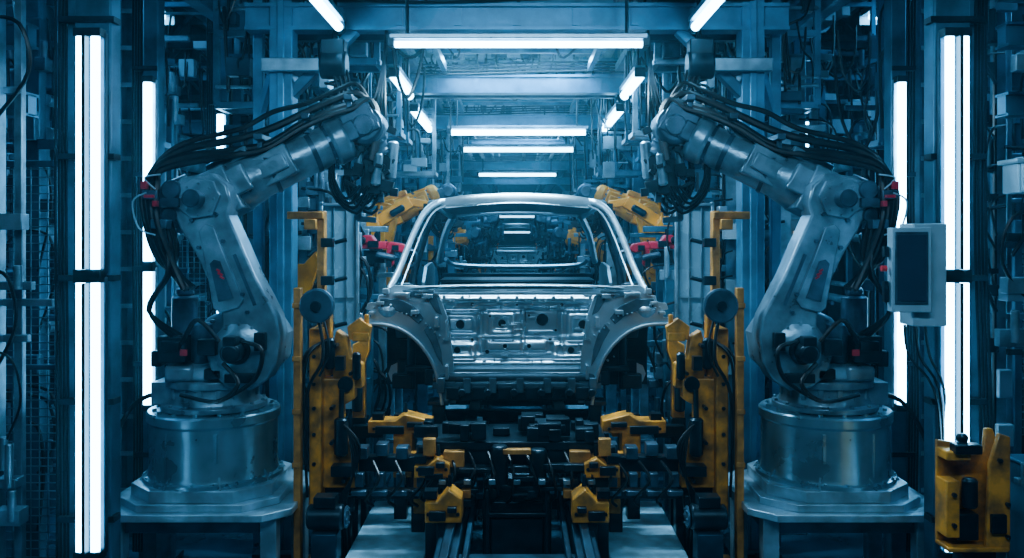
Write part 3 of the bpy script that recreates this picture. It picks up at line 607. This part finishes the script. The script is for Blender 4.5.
for x in(-.17,.17):m.box((x,5.16,.45),(.03,.05,.6))
m.box((0,5.16,.60),(.36,.05,.03));m.box((0,5.16,.30),(.36,.05,.03));m.drum((-.1,5.15,.75),(-.1,5.15,1.0),.05);m.drum((.12,5.15,.72),(.12,5.15,.98),.05);m.build('base_box',BLKM,t,bev=.01)
m=MB()
fr=random.Random(3)
for k in range(30):
    x=fr.uniform(-.55,.55);m.box((x,5.22+fr.uniform(-.03,.3),1.03+fr.uniform(0,.05)),(fr.uniform(.03,.14),fr.uniform(.04,.1),fr.uniform(.04,.1)))
for k in range(22):
    x=fr.uniform(-.48,.48);z=fr.uniform(.66,.90);m.box((x,5.12+fr.uniform(-.04,.02),z),(fr.uniform(.05,.22),.05,fr.uniform(.015,.045)))
m.build('locator_block',BLKM,t,bev=.004)
m=MB();m.box((-.36,5.16,.92),(.12,.06,.09));m.box((.36,5.16,.92),(.12,.06,.09));m.box((0,5.12,.97),(.16,.05,.03));m.box((-.50,5.14,.99),(.07,.05,.10));m.box((.50,5.14,.99),(.07,.05,.10));m.box((-.31,5.09,.74),(.10,.05,.05));m.box((.31,5.09,.74),(.10,.05,.05));m.build('ochre_clamp',YELD,t,bev=.005)
m=MB()
for k in range(7):x=-.42+.14*k;m.box((x,5.08,.81),(.04,.05,.03))
m.build('clamp_body',LSTEEL,t,bev=.004)
m=MB()
for k in range(10):
    x=-.5+.11*k;m.tube([(x,5.2,.95),(x+.04,5.08,.86),(x+fr.uniform(-.1,.1),5.10,.72),(x,5.2,.66)],.009,n=6)
m.build('hose',BLK,t)
def locator(x,y,z,label,sx=1,h=.16,group='ochre locator blocks',w=.09,leg=False):
    t=thing('locator_fixture',label,'fixture',(x,y,0),group)
    m=MB();m.box((x,y,z/2),(.08,.10,z));m.box((x,y,.015),(.2,.2,.03));m.build('stand',BLKM,t,bev=.005)
    pts=[(-w,0),(w,0),(w,h*.7),(.03,h),(-.03,h*.62),(-w,h*.62)]
    if leg:pts=[(-w,.02),(-w*.2,.02),(-w*.2,-.26),(w*.4,-.26),(w*.4,.02),(w,.02),(w,h*.7),(.03,h),(-.03,h*.7),(-w,h*.7)]
    pts=[(x+sx*a,z+b) for a,b in pts]
    m=MB();m.xz(pts,y-.08,y+.08);b=m.build('block',YEL,t,bev=.006)
    m=MB();m.box((x-sx*w*.3,y-.095,z+.045),(w*.9,.03,.05));m.box((x+sx*w*.5,y-.10,z+.08),(w*.5,.04,.03));m.build('clamp_body',BLKM,b,bev=.004)
    m=MB()
    for ax in(-w*.8,w*.8):m.cyl((x+ax,y-.08,z+.05),(x+ax,y-.092,z+.05),.010,n=6)
    m.build('bolt_set',BLKM,b)
    m=MB();m.cyl((x+sx*.03,y,z+h),(x+sx*.03,y,z+h+.06),.014,.009,10);m.box((x-sx*w*.7,y-.02,z+h*.7+.02),(.07,.08,.04));m.build('locating_pin',BLKM,t)
for sg,sd in((-1,'left'),(1,'right')):
    for nm,x,y,z,h,w,lg in(('lowest front',.40,4.95,.64,.18,.10,False),('second',.48,5.15,.83,.11,.10,False),('outer tall',.74,5.75,.93,.14,.20,True),('middle wide',.60,5.5,.78,.12,.12,True),('rear inner',.72,6.05,.86,.15,.09,False)):
        locator(sg*x,y,z,'%s ochre locator block on the %s of the conveyor'%(nm,sd),sx=-sg,h=h,w=w,leg=lg)
    t=thing('tooling_bridge','black horizontal tooling bridge with clamps low on the %s of the car nose'%sd,'tooling',(sg*.75,5.3,0))
    m=MB();m.box((sg*.66,5.42,.83),(.66,.09,.09));m.box((sg*.70,5.30,.68),(.5,.07,.05));m.box((sg*.98,5.45,.42),(.05,.10,.84));m.box((sg*1.02,5.45,.015),(.10,.22,.03));m.build('beam',BLKM,t,bev=.006)
    m=MB()
    for k in range(5):
        x=sg*(.44+.12*k);m.box((x,5.36,.91+.02*(k%2)),(.07,.1,.07));m.box((x,5.27,.77),(.05,.06,.08));m.box((x,5.24,.70),(.09,.05,.03))
    m.build('clamp_body',ROBD,t,bev=.005)
    m=MB()
    for k in range(4):x=sg*(.45+.13*k);m.tube([(x,5.25,.88),(x+.05,5.15,.8),(x-.03,5.18,.68),(x,5.25,.62)],.009,n=6)
    m.build('hose',BLK,t)
    x,y,z=1.05,4.95,.60
    q=thing('servo_motor','black servo motor unit on a stand, low on the %s of the conveyor'%sd,'motor',(sg*x,y,0))
    m=MB();m.drum((sg*x-.10,y,z+.05),(sg*x+.10,y,z+.05),.07,22);m.box((sg*x,y,z+.14),(.12,.1,.06));m.build('motor_body',BLKM,q,bev=.004)
    m=MB();m.drum((sg*(x-.12),y,z+.05),(sg*(x-.105),y,z+.05),.06,20,.004);bolts(m,(sg*(x-.12),y,z+.05),(-sg,0,0),.045,6,.007,.006);m.build('end_flange',ROBD,q)
    m=MB();m.box((sg*x,y,(z-.03)/2),(.14,.14,z-.02));m.build('stand',STEELD,q,bev=.006)
# ---------------------------------------------------------------- yellow clamp towers
def clamp_tower():
    sd='right' if T[0].determinant()<0 else 'left'
    t=thing('clamp_tower','large ochre clamp tower with stacked arms, in front of the %s robot'%sd,'clamp tower',(-1.03,5.35,0),'ochre clamp towers')
    m=MB();m.xz([(-1.20,.72),(-.94,.72),(-.94,.98),(-1.02,1.02),(-1.02,1.20),(-.95,1.24),(-.95,1.36),(-1.13,1.36),(-1.13,1.40),(-1.20,1.40)],5.26,5.36);m.xz([(-1.20,.55),(-1.13,.55),(-1.13,1.66),(-1.20,1.66)],5.19,5.44)
    m.build('frame_plate',YEL,t,bev=.008)
    m=MB();m.xz([(-1.07,1.30),(-.91,1.30),(-.91,1.44),(-.98,1.48),(-1.00,1.60),(-1.06,1.64),(-1.10,1.5)],5.28,5.38);m.box((-1.12,5.33,1.55),(.05,.08,.36));m.build('clamp_arm',YEL,t,bev=.008)
    m=MB();m.box((-.92,5.33,1.60),(.10,.08,.05));m.xz([(-.99,1.58),(-.87,1.60),(-.86,1.66),(-.93,1.71),(-1.0,1.66)],5.30,5.36);m.cyl((-.89,5.33,1.66),(-.89,5.33,1.73),.014);m.build('upper_jaw',YEL,t,bev=.005)
    m=MB();m.drum((-1.02,5.22,.92),(-1.02,5.22,1.14),.04);m.cyl((-1.02,5.22,1.14),(-1.02,5.24,1.30),.015);m.drum((-1.09,5.24,1.42),(-1.09,5.24,1.60),.032);m.cyl((-1.0,5.24,1.33),(-1.0,5.27,1.33),.045);m.box((-1.0,5.22,.84),(.14,.10,.06));m.drum((-.93,5.22,1.36),(-.93,5.22,1.52),.025);m.box((-1.02,5.20,1.46),(.05,.06,.08));m.build('air_cylinder',BLKM,t)
    m=MB()
    for x,z in((-1.17,.88),(-1.17,1.05),(-1.17,1.2),(-1.17,1.34),(-1.17,1.5),(-1.0,.78),(-1.07,1.0),(-1.07,1.2),(-.96,1.40),(-1.05,1.56)):m.cyl((x,5.262,z),(x,5.18,z),.012,n=6)
    m.build('bolt_set',BLKM,t)
    m=MB();m.box((-1.08,5.38,.36),(.20,.16,.72));m.box((-1.08,5.36,.02),(.30,.34,.04));m.box((-1.06,5.25,.64),(.22,.06,.10));m.build('stand',BLKM,t,bev=.008)
    m=MB()
    for k in range(5):m.tube([(-1.02+.01*k,5.2,1.12),(-.90-.01*k,5.14,1.0-.02*k),(-.95,5.16,.8),(-1.05+.015*k,5.2,.6),(-1.05+.02*k,5.22,.1)],.008,n=6)
    for k in range(2):m.tube([(-1.09,5.2,1.6),(-1.2-.02*k,5.15,1.5),(-1.22,5.15,1.2),(-1.2,5.15,.7)],.008,n=6)
    m.build('air_hose',BLK,t)
    t=thing('guide_post','thin tall ochre post with a dark disc at its top beside the %s robot'%sd,'post',(-1.24,5.1,0))
    m=MB();m.box((-1.245,5.12,.95),(.040,.06,1.9));m.box((-1.245,5.12,.015),(.2,.2,.03))
    for z in(.9,1.2,1.5,1.8):m.box((-1.245,5.085,z),(.05,.012,.03))
    m.build('post_bar',YELD,t,bev=.004)
    m=MB();m.drum((-1.13,5.06,1.80),(-1.13,5.11,1.80),.098,32,.01);m.build('disc',ROBD,t)
    m=MB();m.drum((-1.13,5.035,1.80),(-1.13,5.06,1.80),.03,20,.005);m.bar((-1.245,5.11,1.80),(-1.13,5.11,1.80),.03,.05);m.build('hub',BLKM,t)
    m=MB();m.tube([(-1.13,5.13,1.72),(-1.10,5.1,1.5),(-1.19,5.1,1.3),(-1.2,5.1,.9)],.01,n=6);m.tube([(-1.1,5.12,1.72),(-1.06,5.08,1.55),(-1.12,5.1,1.4)],.008,n=6);m.build('cable',BLK,t)
    t=thing('fixture_mast','tall ochre mast with a cross arm standing behind the thin post on the %s'%sd,'mast',(-1.33,6.0,0))
    m=MB();m.box((-1.30,6.0,1.18),(.05,.08,2.36));m.box((-1.30,6.0,.015),(.24,.24,.03));m.build('mast_bar',YELD,t,bev=.005)
    m=MB();m.box((-1.40,5.98,2.33),(.24,.08,.05));m.box((-1.36,5.94,2.27),(.08,.06,.07));m.build('cross_arm',YELD,t,bev=.006)
    m=MB()
    for z in(1.0,1.3,1.6,1.9,2.15):m.box((-1.25,5.94,z),(.08,.06,.06));m.cyl((-1.2,5.93,z),(-1.12,5.93,z+.02),.014)
    m.build('sensor_block',BLKM,t,bev=.004)
    t=thing('body_side_clamp','small ochre clamp on a black stand beside the %s wheel arch'%sd,'clamp',(-1.0,5.95,0))
    m=MB();m.xz([(-1.08,1.0),(-1.0,1.0),(-1.0,1.36),(-.97,1.44),(-.97,1.54),(-1.0,1.56),(-1.04,1.5),(-1.08,1.48)],5.9,5.98);m.build('jaw',YEL,t,bev=.006)
    m=MB();m.drum((-1.04,5.86,1.05),(-1.04,5.86,1.25),.035);m.box((-1.04,5.96,.5),(.10,.10,1.0));m.box((-1.04,5.96,.015),(.24,.24,.03));m.box((-.97,5.9,.92),(.2,.1,.08));m.build('stand',BLKM,t,bev=.005)
    t=thing('roof_jig_arm','slender orange jig arm on a steel stand beside the %s roof corner'%sd,'jig arm',(-1.28,8.1,0))
    m=MB();m.box((-1.28,8.1,1.15),(.09,.09,2.3));m.box((-1.28,8.1,.015),(.26,.26,.03));m.build('stand',STEEL,t,bev=.005)
    m=MB();m.bar((-1.30,8.05,2.28),(-.95,8.05,2.50),.09,.11);m.bar((-.98,8.05,2.50),(-.80,8.05,2.47),.07,.07);m.drum((-1.30,7.98,2.28),(-1.30,8.14,2.28),.09);m.build('arm',ORG,t,bev=.01)
    m=MB();m.box((-.80,8.02,2.42),(.06,.08,.12));m.drum((-1.12,7.97,2.38),(-1.0,7.97,2.45),.03);m.build('tool_block',BLKM,t)
    t=thing('red_welding_gun','red welding gun on a steel stand beside the %s windshield pillar'%sd,'welding gun',(-1.15,7.1,0))
    m=MB();m.box((-1.12,7.1,2.12),(.20,.12,.06));m.xz([(-1.03,2.09),(-.90,2.06),(-.86,2.09),(-.89,2.13),(-1.0,2.15)],7.05,7.15);m.xz([(-1.25,2.10),(-1.21,2.20),(-1.14,2.20),(-1.10,2.14)],7.04,7.16);m.xz([(-1.02,2.09),(-.98,2.09),(-.97,1.97),(-1.0,1.94),(-1.03,1.98)],7.05,7.14);m.build('gun_body',RED,t,bev=.008)
    m=MB();m.box((-1.12,7.02,2.13),(.08,.04,.05));m.drum((-1.21,7.0,2.16),(-1.21,7.06,2.16),.03);m.box((-.95,7.03,2.10),(.05,.04,.04));m.box((-1.0,7.03,1.98),(.04,.04,.06));m.box((-1.12,7.1,2.03),(.16,.1,.10));m.build('tool_block',BLKM,t)
    m=MB();m.box((-1.2,7.13,.98),(.11,.11,1.94));m.box((-1.2,7.13,.015),(.26,.26,.03));m.build('stand',STEEL,t,bev=.005)
    m=MB();m.tube([(-.88,7.1,2.09),(-.80,7.1,2.06),(-.80,7.1,1.98),(-.84,7.1,1.95)],.014,n=8);m.drum((-1.1,7.02,2.05),(-.95,7.02,2.02),.025);m.build('electrode_arm',ROBD,t)
    m=MB()
    for k in range(3):m.tube([(-1.2,7.05,2.2),(-1.3-.03*k,7.0,2.35),(-1.42,7.05,2.1),(-1.3,7.05,1.7-.05*k),(-1.25,7.05,1.3)],.014,n=6)
    m.build('hose_loop',BLK,t)
clamp_tower();setT(mir=True,x=-.02);clamp_tower();reset()
# ---------------------------------------------------------------- guard panels, cabinets
def guard(cx,Y,z0,z1,w,label,group,step=.05,rz=0,frm=STEEL,msh=LSTEEL):
    setT(x=cx,y=Y,rz=rz)
    t=thing('guard_panel',label,'guard panel',(0,0,0),group)
    m=MB()
    for x in(-w/2,w/2):m.box((x,0,z1/2),(.05,.05,z1))
    m.box((0,0,z0),(w,.04,.04));m.box((0,0,z1-.02),(w,.04,.04));m.box((0,0,(z0+z1)/2),(w,.03,.03))
    for x in(-w/2,w/2):m.box((x,0,.01),(.14,.14,.02))
    m.build('panel_frame',frm,t,bev=.004)
    m=MB();k=int(w/step)
    for i in range(1,k):x=-w/2+w*i/k;m.bar((x,0,z0),(x,0,z1),.006,.006)
    k=int((z1-z0)/step)
    for i in range(1,k):z=z0+(z1-z0)*i/k;m.bar((-w/2,0,z),(w/2,0,z),.006,.006)
    m.build('wire_mesh',msh,t);reset()
for i,(x,y) in enumerate(((-3.05,5.45),(-3.92,5.45),(-3.1,8.2),(-3.95,8.2))):
    guard(x,y,.15,2.65,.84,'dark wire mesh guard panel with steel frame at the left edge','mesh guard panels on the left')
for i,(x,y) in enumerate(((3.75,6.0),(4.62,6.0),(3.95,9))):
    guard(x,y,.15,2.3,.84,'dark wire mesh guard panel with steel frame at the right edge','mesh guard panels on the right')
def cabinet(x,y,z,w,d,h,label,group=None,mt=STEEL,name='control_cabinet'):
    t=thing(name,label,'cabinet',(x,y,z),group)
    m=MB();m.box((x,y,z+h/2),(w,d,h));m.box((x,y,z+h+.01),(w+.04,d+.04,.025));m.build('cabinet_body',mt,t,bev=.008)
    m=MB();m.box((x,y-d/2-.012,z+h/2),(w*.9,.02,h*.92));dr=m.build('door',mt,t,bev=.006)
    m=MB();m.box((x+w*.38,y-d/2-.035,z+h*.5),(.02,.03,min(.12,h*.3)));m.build('handle',BLKM,dr)
    m=MB()
    for k in range(5):m.box((x-w*.1,y-d/2-.026,z+h*.15+.02*k),(w*.4,.01,.008))
    m.build('vent',BLKM,dr)
for i,(x,y,w,h,mt,l) in enumerate(((-4.2,7.2,.7,1.9,STEEL,'tall blue control cabinet behind the mesh guard on the left'),(3.85,5.3,.8,1.6,STEEL,'tall blue control cabinet at the right edge'),(-2.75,10.3,.7,2.1,STEELD,'dark control cabinet far back on the left'),(2.75,10.6,.7,2.1,STEELD,'dark control cabinet far back on the right'),(-5.0,6.3,.8,2.3,LSTEEL,'wide pale cabinet far out on the left'),(5.2,7.0,.8,2.3,LSTEEL,'wide pale cabinet far out on the right'))):
    cabinet(x,y,0,w,.4,h,l,None,mt)
for sg,sd in((-1,'left'),(1,'right')):
    t=thing('inspection_panel','tall frosted panel in a pale frame between robot and car on the %s'%sd,'panel',(sg*1.27,6.5,0))
    x=sg*1.28;m=MB()
    for dx in(-.13,.13):m.box((x+dx,6.5,1.22),(.022,.04,2.44))
    for z in(1.35,2.42,.3):m.box((x,6.5,z),(.28,.04,.022))
    m.build('panel_frame',LSTEEL,t,bev=.004)
    m=MB();m.box((x,6.51,1.885),(.24,.012,1.05));m.build('panel_sheet',PANEL,t)
    m=MB();m.box((x-.04,6.495,2.0),(.006,.01,.8));m.box((x+.05,6.495,2.0),(.006,.01,.8));m.box((x,6.495,1.75),(.2,.01,.006));m.build('panel_mullion',LSTEEL,t)
def post_unit(x,y,h,seed,label,group,jaw=True):
    r=random.Random(seed);t=thing('tooling_post',label,'post',(x,y,0),group)
    m=MB();w=r.choice((.07,.09,.12));m.box((x,y,h/2),(w,w,h));m.box((x,y,.015),(w*2.4,w*2.4,.03))
    if r.random()<.6:m.box((x+w*1.3,y+.05,h*.46),(w*.5,w*.5,h*.92))
    m.box((x+r.uniform(-.1,.1),y,h),(w*4,.06,.05))
    for k in range(3):z=r.uniform(1,h);m.box((x+r.uniform(-.1,.1),y+.03,z),(r.uniform(.3,.6),.035,.04))
    m.build('upright',r.choice((STEEL,STEEL,LSTEEL,STEELD)),t,bev=.005)
    m=MB()
    for k in range(13):
        z=r.uniform(.6,h-.1);s=r.choice((-1,1));L=r.uniform(.06,.2)
        m.box((x+s*(w/2+L/2),y-r.uniform(0,.06),z),(L,r.uniform(.04,.1),r.uniform(.03,.1)))
        if r.random()<.6:m.drum((x+s*(w/2+L*.7),y-.08,z-.02),(x+s*(w/2+L*.7),y-.08,z+r.uniform(.1,.22)),.022,12,.004)
    m.build('valve_bracket',r.choice((BLKM,ROBD,LSTEEL,LSTEEL)),t,bev=.004)
    m=MB()
    for k in range(3):
        z=r.uniform(.9,h-.2);m.box((x,y-w/2-.03,z),(r.uniform(.08,.16),.06,r.uniform(.08,.2)))
    m.build('junction_box',r.choice((WHT,STEEL,LSTEEL)),t,bev=.006)
    m=MB()
    for k in range(7):
        z=r.uniform(1.0,h);s=r.choice((-1,1));a=r.uniform(.08,.25)
        m.tube([(x,y-.08,z),(x+s*a,y-.12,z-.05),(x+s*a*1.2,y-.1,z-.3),(x+s*.05,y-.07,z-.5-r.random()*.2)],r.uniform(.006,.014),n=6)
    m.tube([(x-w*.7,y-.04,.05),(x-w*.7,y-.05,h*.5),(x-w*.6,y-.04,h)],.014,n=6)
    m.build('hose_loop',BLK,t)
    if r.random()<.45 and jaw:
        m=MB();m.xz([(x-.05,h*.55),(x+.07,h*.55),(x+.14,h*.62),(x+.12,h*.65),(x+.03,h*.62),(x-.05,h*.62)],y-.14,y-.08);m.build('clamp_jaw',r.choice((YEL,ORG,YELD)),t,bev=.005)
sd_=0
for sg,sd in((-1,'left'),(1,'right')):
    for i,(x,y,h) in enumerate(((1.3,6.8,2.5),(1.62,6.85,3.2),(1.98,6.75,3.0),(2.2,7.1,3.6),(1.3,7.6,2.25),(1.75,8.2,3.3),(2.05,8.4,3.2),(1.5,8.6,2.8),(1.85,7.4,3.2),(1.5,7.25,2.7),(1.6,7.75,2.5))):
        sd_+=1;post_unit(sg*x,y,h,sd_,'steel tooling post with valve boxes and hose loops behind the %s robot'%sd,'tooling posts behind the %s robot'%sd)
    for i,(x,y,h) in enumerate(((2.95,7.3,3.6),(3.1,7.8,3.9),(2.85,9.0,3.6),(3.7,8.6,4.0),(2.85,4.9,3.8),(3.0,9.9,4.1),(4.1,6.4,4.0),(4.6,8.0,4.0),(3.6,4.9,3.6),(5.0,9.0,4.2),(2.7,8.4,3.9),(3.1,5.8,4.0))):
        sd_+=1;post_unit(sg*x,y,h,sd_,'steel service post with boxes and cables beyond the %s light columns'%sd,'service posts beyond the %s light columns'%sd,False)
    for i,(x,y,h) in enumerate(((1.15,11.0,2.5),(.85,11.7,2.2),(1.3,12.5,3.0),(.8,14.6,2.4),(1.5,17.8,3.0),(1.0,18.4,2.7),(1.9,11.2,3.2),(2.5,13.5,3.4),(1.8,15.5,3.3),(.75,15.6,2.5),(.7,17.4,2.6))):
        sd_+=1;post_unit(sg*x,y,h,sd_,'slim steel tooling post farther down the %s of the line'%sd,'tooling posts down the %s of the line'%sd)
r=random.Random(21)
for sg,sd in((-1,'left'),(1,'right')):
    for k in range(11):
        x=sg*r.uniform(.9,2.6);Y=r.uniform(6.4,8.8);z=r.uniform(3.5,4.2);m=MB();d=r.uniform(.3,.8);dx=r.uniform(.1,.4)
        m.tube([(x,Y,z),(x+dx*.2,Y,z-d*.7),(x+dx*.6,Y-.05,z-d),(x+dx,Y,z-d*.6),(x+dx*1.1,Y+.05,z)],r.uniform(.008,.018),n=7)
        tag(m.build('hanging_cable',BLK),'black cable sagging in a loop from the steelwork on the %s'%sd,'cable','sagging cables on the %s'%sd)
    t=thing('hose_hoist','dark hoist with a hose coil hanging from the gantry above the %s robot wrist'%sd,'hoist',(sg*1.25,6.15,3.1))
    m=MB();m.box((sg*1.25,6.15,3.42),(.16,.14,.22));m.drum((sg*1.25-.09,6.15,3.36),(sg*1.25+.09,6.15,3.36),.10);m.cyl((sg*1.25,6.15,3.5),(sg*1.25,6.2,3.62),.02);m.build('hoist_body',BLKM,t,bev=.01)
    m=MB();m.tube([(sg*1.25+.06*math.cos(a*.9),6.15+.06*math.sin(a*.9),3.28-.012*a) for a in range(22)],.01,n=6,res=2)
    m.build('hose_coil',BLK,t)
    m=MB()
    for k in range(4):m.tube([(sg*(1.25-.03*k),6.12,3.32),(sg*(1.15-.04*k),6.0,3.05-.04*k),(sg*(1.0-.04*k),5.9,2.98-.05*k),(sg*(.92-.02*k),5.85,3.1),(sg*(.9),6.1,3.40),(sg*.9,6.2,3.62)],.011,n=6)
    m.build('hose_loop',BLK,t)
# ---------------------------------------------------------------- control screen (right)
setT(x=-.155)
t=thing('control_terminal','pale grey operator terminal with a dark screen mounted on the right post','control panel',(2.08,4.4,1.75))
m=MB();m.box((2.12,4.36,2.01),(.16,.16,.49));m.build('housing',WHT,t,bev=.006)
m=MB();m.box((2.02,4.28,2.035),(.18,.08,.40),MX.Rotation(-.10,3,'Z'));sb=m.build('screen_frame',WHT,t,bev=.004)
m=MB();m.box((2.012,4.236,2.045),(.150,.008,.34),MX.Rotation(-.10,3,'Z'));m.build('bezel',ROBD,sb,bev=.002)
m=MB();m.box((2.011,4.230,2.045),(.130,.008,.31),MX.Rotation(-.10,3,'Z'));m.build('screen',SCR,sb)
m=MB();m.box((1.915,4.30,1.93),(.02,.03,.10));m.box((1.915,4.30,2.12),(.02,.03,.05));m.build('side_button',BLKM,t)
m=MB();m.cyl((1.92,4.30,2.04),(1.895,4.30,2.04),.014);m.build('red_button',INDR,t)
m=MB();m.bar((2.12,4.44,2.0),(2.33,4.60,2.0),.06,.08);m.build('mount_arm',BLKM,t)
m=MB()
for k in range(3):m.tube([(2.05+.05*k,4.40,1.76),(2.10+.05*k,4.46,1.6),(2.26+.02*k,4.5,1.35),(2.30,4.55,.6)],.007,n=6)
m.build('cable',BLK,t)
# ---------------------------------------------------------------- yellow unit bottom right
setT(x=-.10,z=.17,s=.86,about=(2.3,4.1,0))
t=thing('yellow_gauge_stand','yellow steel gauge unit on a dark stand at the right front corner','fixture',(2.15,4.2,-.2))
m=MB();m.xz([(2.0,.72),(2.06,.70),(2.33,.70),(2.33,1.24),(2.30,1.32),(2.26,1.32),(2.25,1.20),(2.12,1.16),(2.12,1.24),(2.0,1.26)],4.17,4.20);m.xz([(2.20,.70),(2.33,.70),(2.33,1.30),(2.27,1.32),(2.22,1.16)],4.05,4.08);m.box((2.32,4.12,.98),(.02,.14,.54));m.box((2.16,4.12,.71),(.32,.16,.025));m.box((2.03,4.11,.92),(.07,.12,.30));m.box((2.06,4.11,1.20),(.13,.12,.05));m.build('yellow_frame',YEL,t,bev=.006)
m=MB();m.box((2.12,4.12,.82),(.11,.10,.14));m.drum((2.13,4.08,.92),(2.13,4.08,1.08),.04);m.box((2.10,4.06,1.24),(.14,.08,.05));m.drum((2.10,4.1,1.26),(2.10,4.1,1.31),.03);m.box((2.26,4.04,.85),(.08,.03,.10));m.build('sensor_head',BLKM,t,bev=.006)
m=MB()
for x,z in((2.03,.84),(2.03,1.0),(2.31,.78),(2.31,.95),(2.27,1.18)):m.cyl((x,4.055,z),(x,4.03,z),.012,n=6)
m.build('bolt_set',BLKM,t)
m=MB();m.box((2.18,4.15,.25),(.16,.12,.9));m.box((2.18,4.15,-.185),(.34,.3,.03));m.build('stand',STEELD,t,bev=.006)
reset()
for i,(x,y,z,w,h) in enumerate(((-3.5,5.9,0,.3,.9),(3.15,5.3,0,.35,.85),(-2.95,4.7,0,.3,.7))):
    cabinet(x,y,z,w,.3,h,('small blue floor box behind the left mesh guard','small blue floor box behind the right light columns','low blue floor box at the left edge')[i],None,STEEL,'floor_cabinet')
cabinet(2.74,4.8,2.42,.22,.16,.16,'pale wall box mounted high at the right edge',None,WHT,'wall_box')
# ---------------------------------------------------------------- lights
def area(loc,rot,sx,sy,e,col=(.28,.64,1.0)):
    l=bpy.data.lights.new('area','AREA');l.shape='RECTANGLE';l.size=sx;l.size_y=sy;l.energy=e;l.color=col
    o=bpy.data.objects.new('area_light',l);o.location=loc;o.rotation_euler=rot;COL.objects.link(o);return o
area((0,5.88,3.40),(0,0,0),1.6,.1,100,(.5,.8,1))
area((0,8.7,3.9),(0,0,0),1.4,.3,40)
area((0,10.5,3.85),(0,0,0),1.4,.6,60)
area((0,15,3.85),(0,0,0),1.5,1.5,85)
area((0,23,4.5),(0,0,0),2.0,3,100)
area((0,.5,4.6),(math.radians(58),0,0),4,.5,120,(.42,.74,1))  # added front fill high above the camera, not a fixture of the hall
area((-4.6,6.5,4.6),(0,math.radians(-10),0),1.2,3,75,(.2,.56,1))  # added fill over the left bay, no lamp hangs here
area((4.6,6.5,4.6),(0,math.radians(10),0),1.2,3,75,(.2,.56,1))  # added fill over the right bay, likewise without a lamp
w=bpy.data.worlds.new('w');SC.world=w;w.use_nodes=True
w.node_tree.nodes['Background'].inputs[0].default_value=(.05,.18,.30,1);w.node_tree.nodes['Background'].inputs[1].default_value=.5
vs_=w.node_tree.nodes.new('ShaderNodeVolumeScatter');vs_.inputs['Color'].default_value=(.42,.78,1,1);vs_.inputs['Density'].default_value=.010;vs_.inputs['Anisotropy'].default_value=.7
w.node_tree.links.new(vs_.outputs[0],[n for n in w.node_tree.nodes if n.type=='OUTPUT_WORLD'][0].inputs['Volume'])
cam=bpy.data.cameras.new('cam');co=bpy.data.objects.new('camera',cam);COL.objects.link(co)
co.location=(0,0,CH);co.rotation_euler=(PI/2,0,0);cam.sensor_width=36;cam.lens=F/1024*36
cam.shift_x=-5/1024;cam.shift_y=-44/1024;cam.clip_end=100
SC.camera=co
SC.view_settings.view_transform='AgX'
try:SC.view_settings.look='AgX - Medium High Contrast'
except Exception:pass
SC.view_settings.exposure=.3
